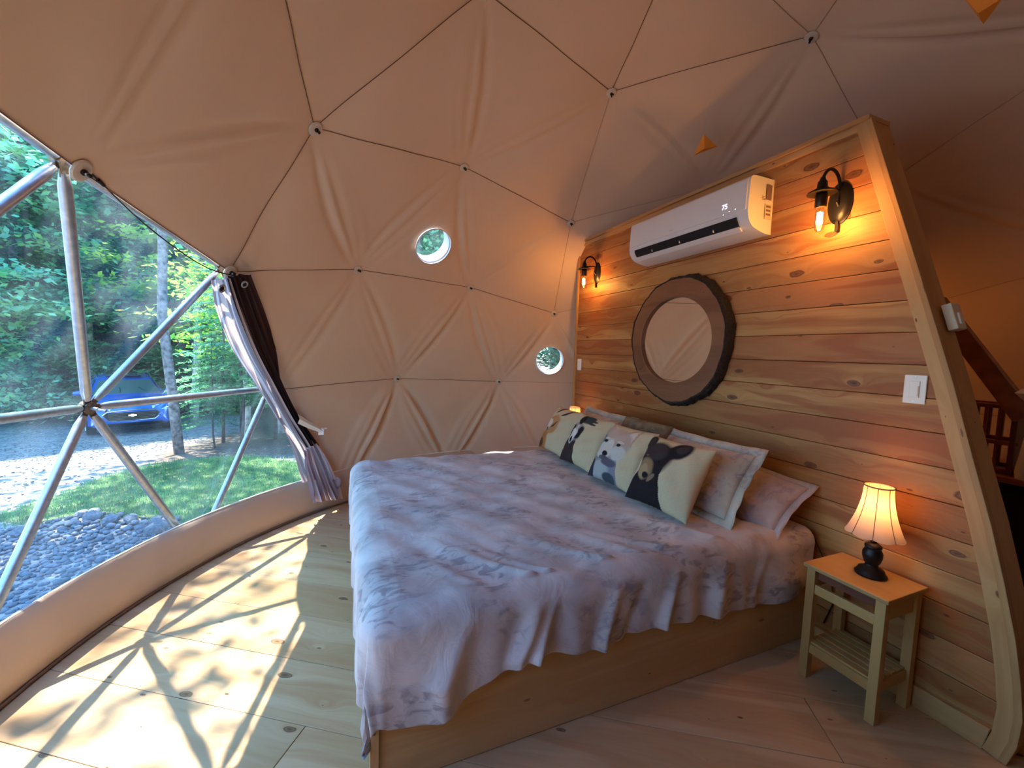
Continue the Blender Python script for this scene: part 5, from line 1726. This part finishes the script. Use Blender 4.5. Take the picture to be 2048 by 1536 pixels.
# ------------------------------------------------------------------ unseen fill lamp added to warm the space behind the partition
pd = thing('fill_lamp', 'unseen warm fill lamp added behind the partition', 'lamp', (1.75, .75, 2.0))
mb = MB(); mb.tube([(1.75, .75, 2.06), (1.75, .75, 2.62)], .003, 6); mb.build('cord', M['black'], pd)
mb = MB(); mb.lathe([(.02, .06), (.03, .05), (.09, -.02), (.13, -.09), (.125, -.09), (.085, -.02), (.02, .04)], (1.75, .75, 2.0), seg=28, cap=False); mb.build('shade', M['bronze'], pd)
mb = MB(); mb.lathe([(.0, .03), (.012, .02), (.03, -.03), (.025, -.06), (0, -.075)], (1.75, .75, 2.0), seg=16); mb.build('bulb', M['bulb_soft'], pd)
ld = bpy.data.lights.new('fill_light', 'POINT'); ld.energy = FILL_W; ld.color = (1.0, .33, .05); ld.shadow_soft_size = .04
lo_ = bpy.data.objects.new('fill_light', ld); COL.objects.link(lo_); lo_.parent = pd; lo_.location = (0, 0, -.13)

# ------------------------------------------------------------------ dark corner behind the partition
def spindle_chair(x, y, label):
    t = thing('spindle_chair', label, 'chair', (x, y, 0))
    for sy in (-.2, .2):
        mb = MB(); mb.tube([(x + .20, y + sy, 0), (x + .19, y + sy, .45), (x + .27, y + sy, 1.02)], [.018, .022, .016], 8); mb.build('back_post', M['dark_wood'], t)
        mb = MB(); mb.tube([(x - .20, y + sy, 0), (x - .19, y + sy, .45)], [.018, .022], 8); mb.build('leg', M['dark_wood'], t)
    mb = MB(); mb.box((x, y, .46), (.46, .46, .035)); mb.build('seat', M['dark_wood'], t, bevel=.01)
    mb = MB(); mb.box((x + .27, y, 1.02), (.03, .50, .06)); mb.build('crest_rail', M['chair_wood'], t, bevel=.01)
    for k in range(7):
        yy = y - .15 + .05 * k
        mb = MB(); mb.tube([(x + .19, yy, .47), (x + .265, yy, 1.0)], .008, 6); mb.build('spindle', M['chair_wood'], t)
    return t
M['chair_wood'] = simple('red_brown_varnish', (.26, .09, .035), .35, noise=.3, nscale=14)
# high counter with a bottle rack on it
ct = thing('side_counter', 'dark cabinet in the dim corner behind the partition', 'cabinet', (1.75, -.72, 0))
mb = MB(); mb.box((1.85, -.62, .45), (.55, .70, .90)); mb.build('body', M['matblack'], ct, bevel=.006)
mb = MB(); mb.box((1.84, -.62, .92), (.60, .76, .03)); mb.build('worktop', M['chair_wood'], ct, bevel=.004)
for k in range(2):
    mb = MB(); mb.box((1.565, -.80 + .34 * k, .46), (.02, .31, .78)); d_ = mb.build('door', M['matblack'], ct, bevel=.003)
    mb = MB(); mb.tube([(1.55, -.68 + .12 * k, .62), (1.535, -.68 + .12 * k, .66), (1.535, -.68 + .12 * k, .74), (1.55, -.68 + .12 * k, .78)], .005, 6); mb.build('handle', M['bronze'], d_)
rk = thing('dish_rack', 'reddish slatted wooden rack standing on the dark cabinet', 'rack', (1.70, -.62, .935))
for zz in (.945, 1.09, 1.28):
    mb = MB(); mb.box((1.64, -.60, zz + .006), (.03, .34, .022)); mb.build('rail', M['chair_wood'], rk, bevel=.003)
    mb = MB(); mb.box((1.84, -.60, zz + .006), (.03, .34, .022)); mb.build('rail', M['chair_wood'], rk, bevel=.003)
for k in range(7):
    yy = -.75 + .05 * k
    for xx in (1.64, 1.84):
        mb = MB(); mb.box((xx, yy, 1.115), (.012, .012, .34)); mb.build('slat', M['chair_wood'], rk)
for yy in (-.76, -.44):
    mb = MB(); mb.box((1.74, yy, 1.10), (.24, .02, .36)); mb.build('side_panel', M['dark_wood'], rk, bevel=.003)
# leaning wooden brace
mb = MB(); a_ = V3(1.62, -.40, 1.86); b_ = V3(1.60, -.80, 1.24); d_ = (b_ - a_); Ln = np.linalg.norm(d_); d_ /= Ln
s_ = V3(1, 0, 0); t_ = np.cross(d_, s_)
mb.box((a_ + b_) / 2, (Ln, .05, .085), np.array([d_, s_, t_]).T)
tag(mb.build('wooden_brace', M['chair_wood'], bevel=.003), 'sloping wooden brace in the dim corner above the rack', 'beam')
mb = MB(); mb.lathe([(.0, 0), (.045, 0), (.055, .02), (.06, .06), (.045, .09), (.05, .10), (.0, .10)], (1.58, -.81, .935), seg=16)
vb_ = MB(); vb_.lathe([(0, 0), (.05, 0), (.055, .03), (.03, .26), (.024, .36), (.05, .39), (.085, .43), (.06, .455), (0, .46)], (1.60, -.84, .935), seg=18)
tag(vb_.build('white_vase', M['offwhite']), 'pale flared vase on the cabinet at the edge of the picture', 'vase')
# low daybed behind with a pillow
db = thing('daybed', 'dark red daybed on the floor in the corner behind the partition', 'daybed', (1.55, -1.15, 0))
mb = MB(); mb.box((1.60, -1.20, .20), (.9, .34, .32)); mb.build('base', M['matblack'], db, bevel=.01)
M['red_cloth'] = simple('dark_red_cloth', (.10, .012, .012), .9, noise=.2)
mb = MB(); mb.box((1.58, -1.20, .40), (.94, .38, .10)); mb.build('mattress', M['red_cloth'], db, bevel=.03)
pillow('throw_pillow', 'pale pillow on the dark red daybed behind the partition', 'pillow', (1.35, -1.12, .50), (1, .1, 0), (0, .4, .9), .34, .20, .10, M['pillow_grey'], n=20)
spindle_chair(2.05, .35, 'spindle-back chair behind the partition, out of the lamplight')

print('meshes', len(bpy.data.meshes), 'objects', len(bpy.data.objects))
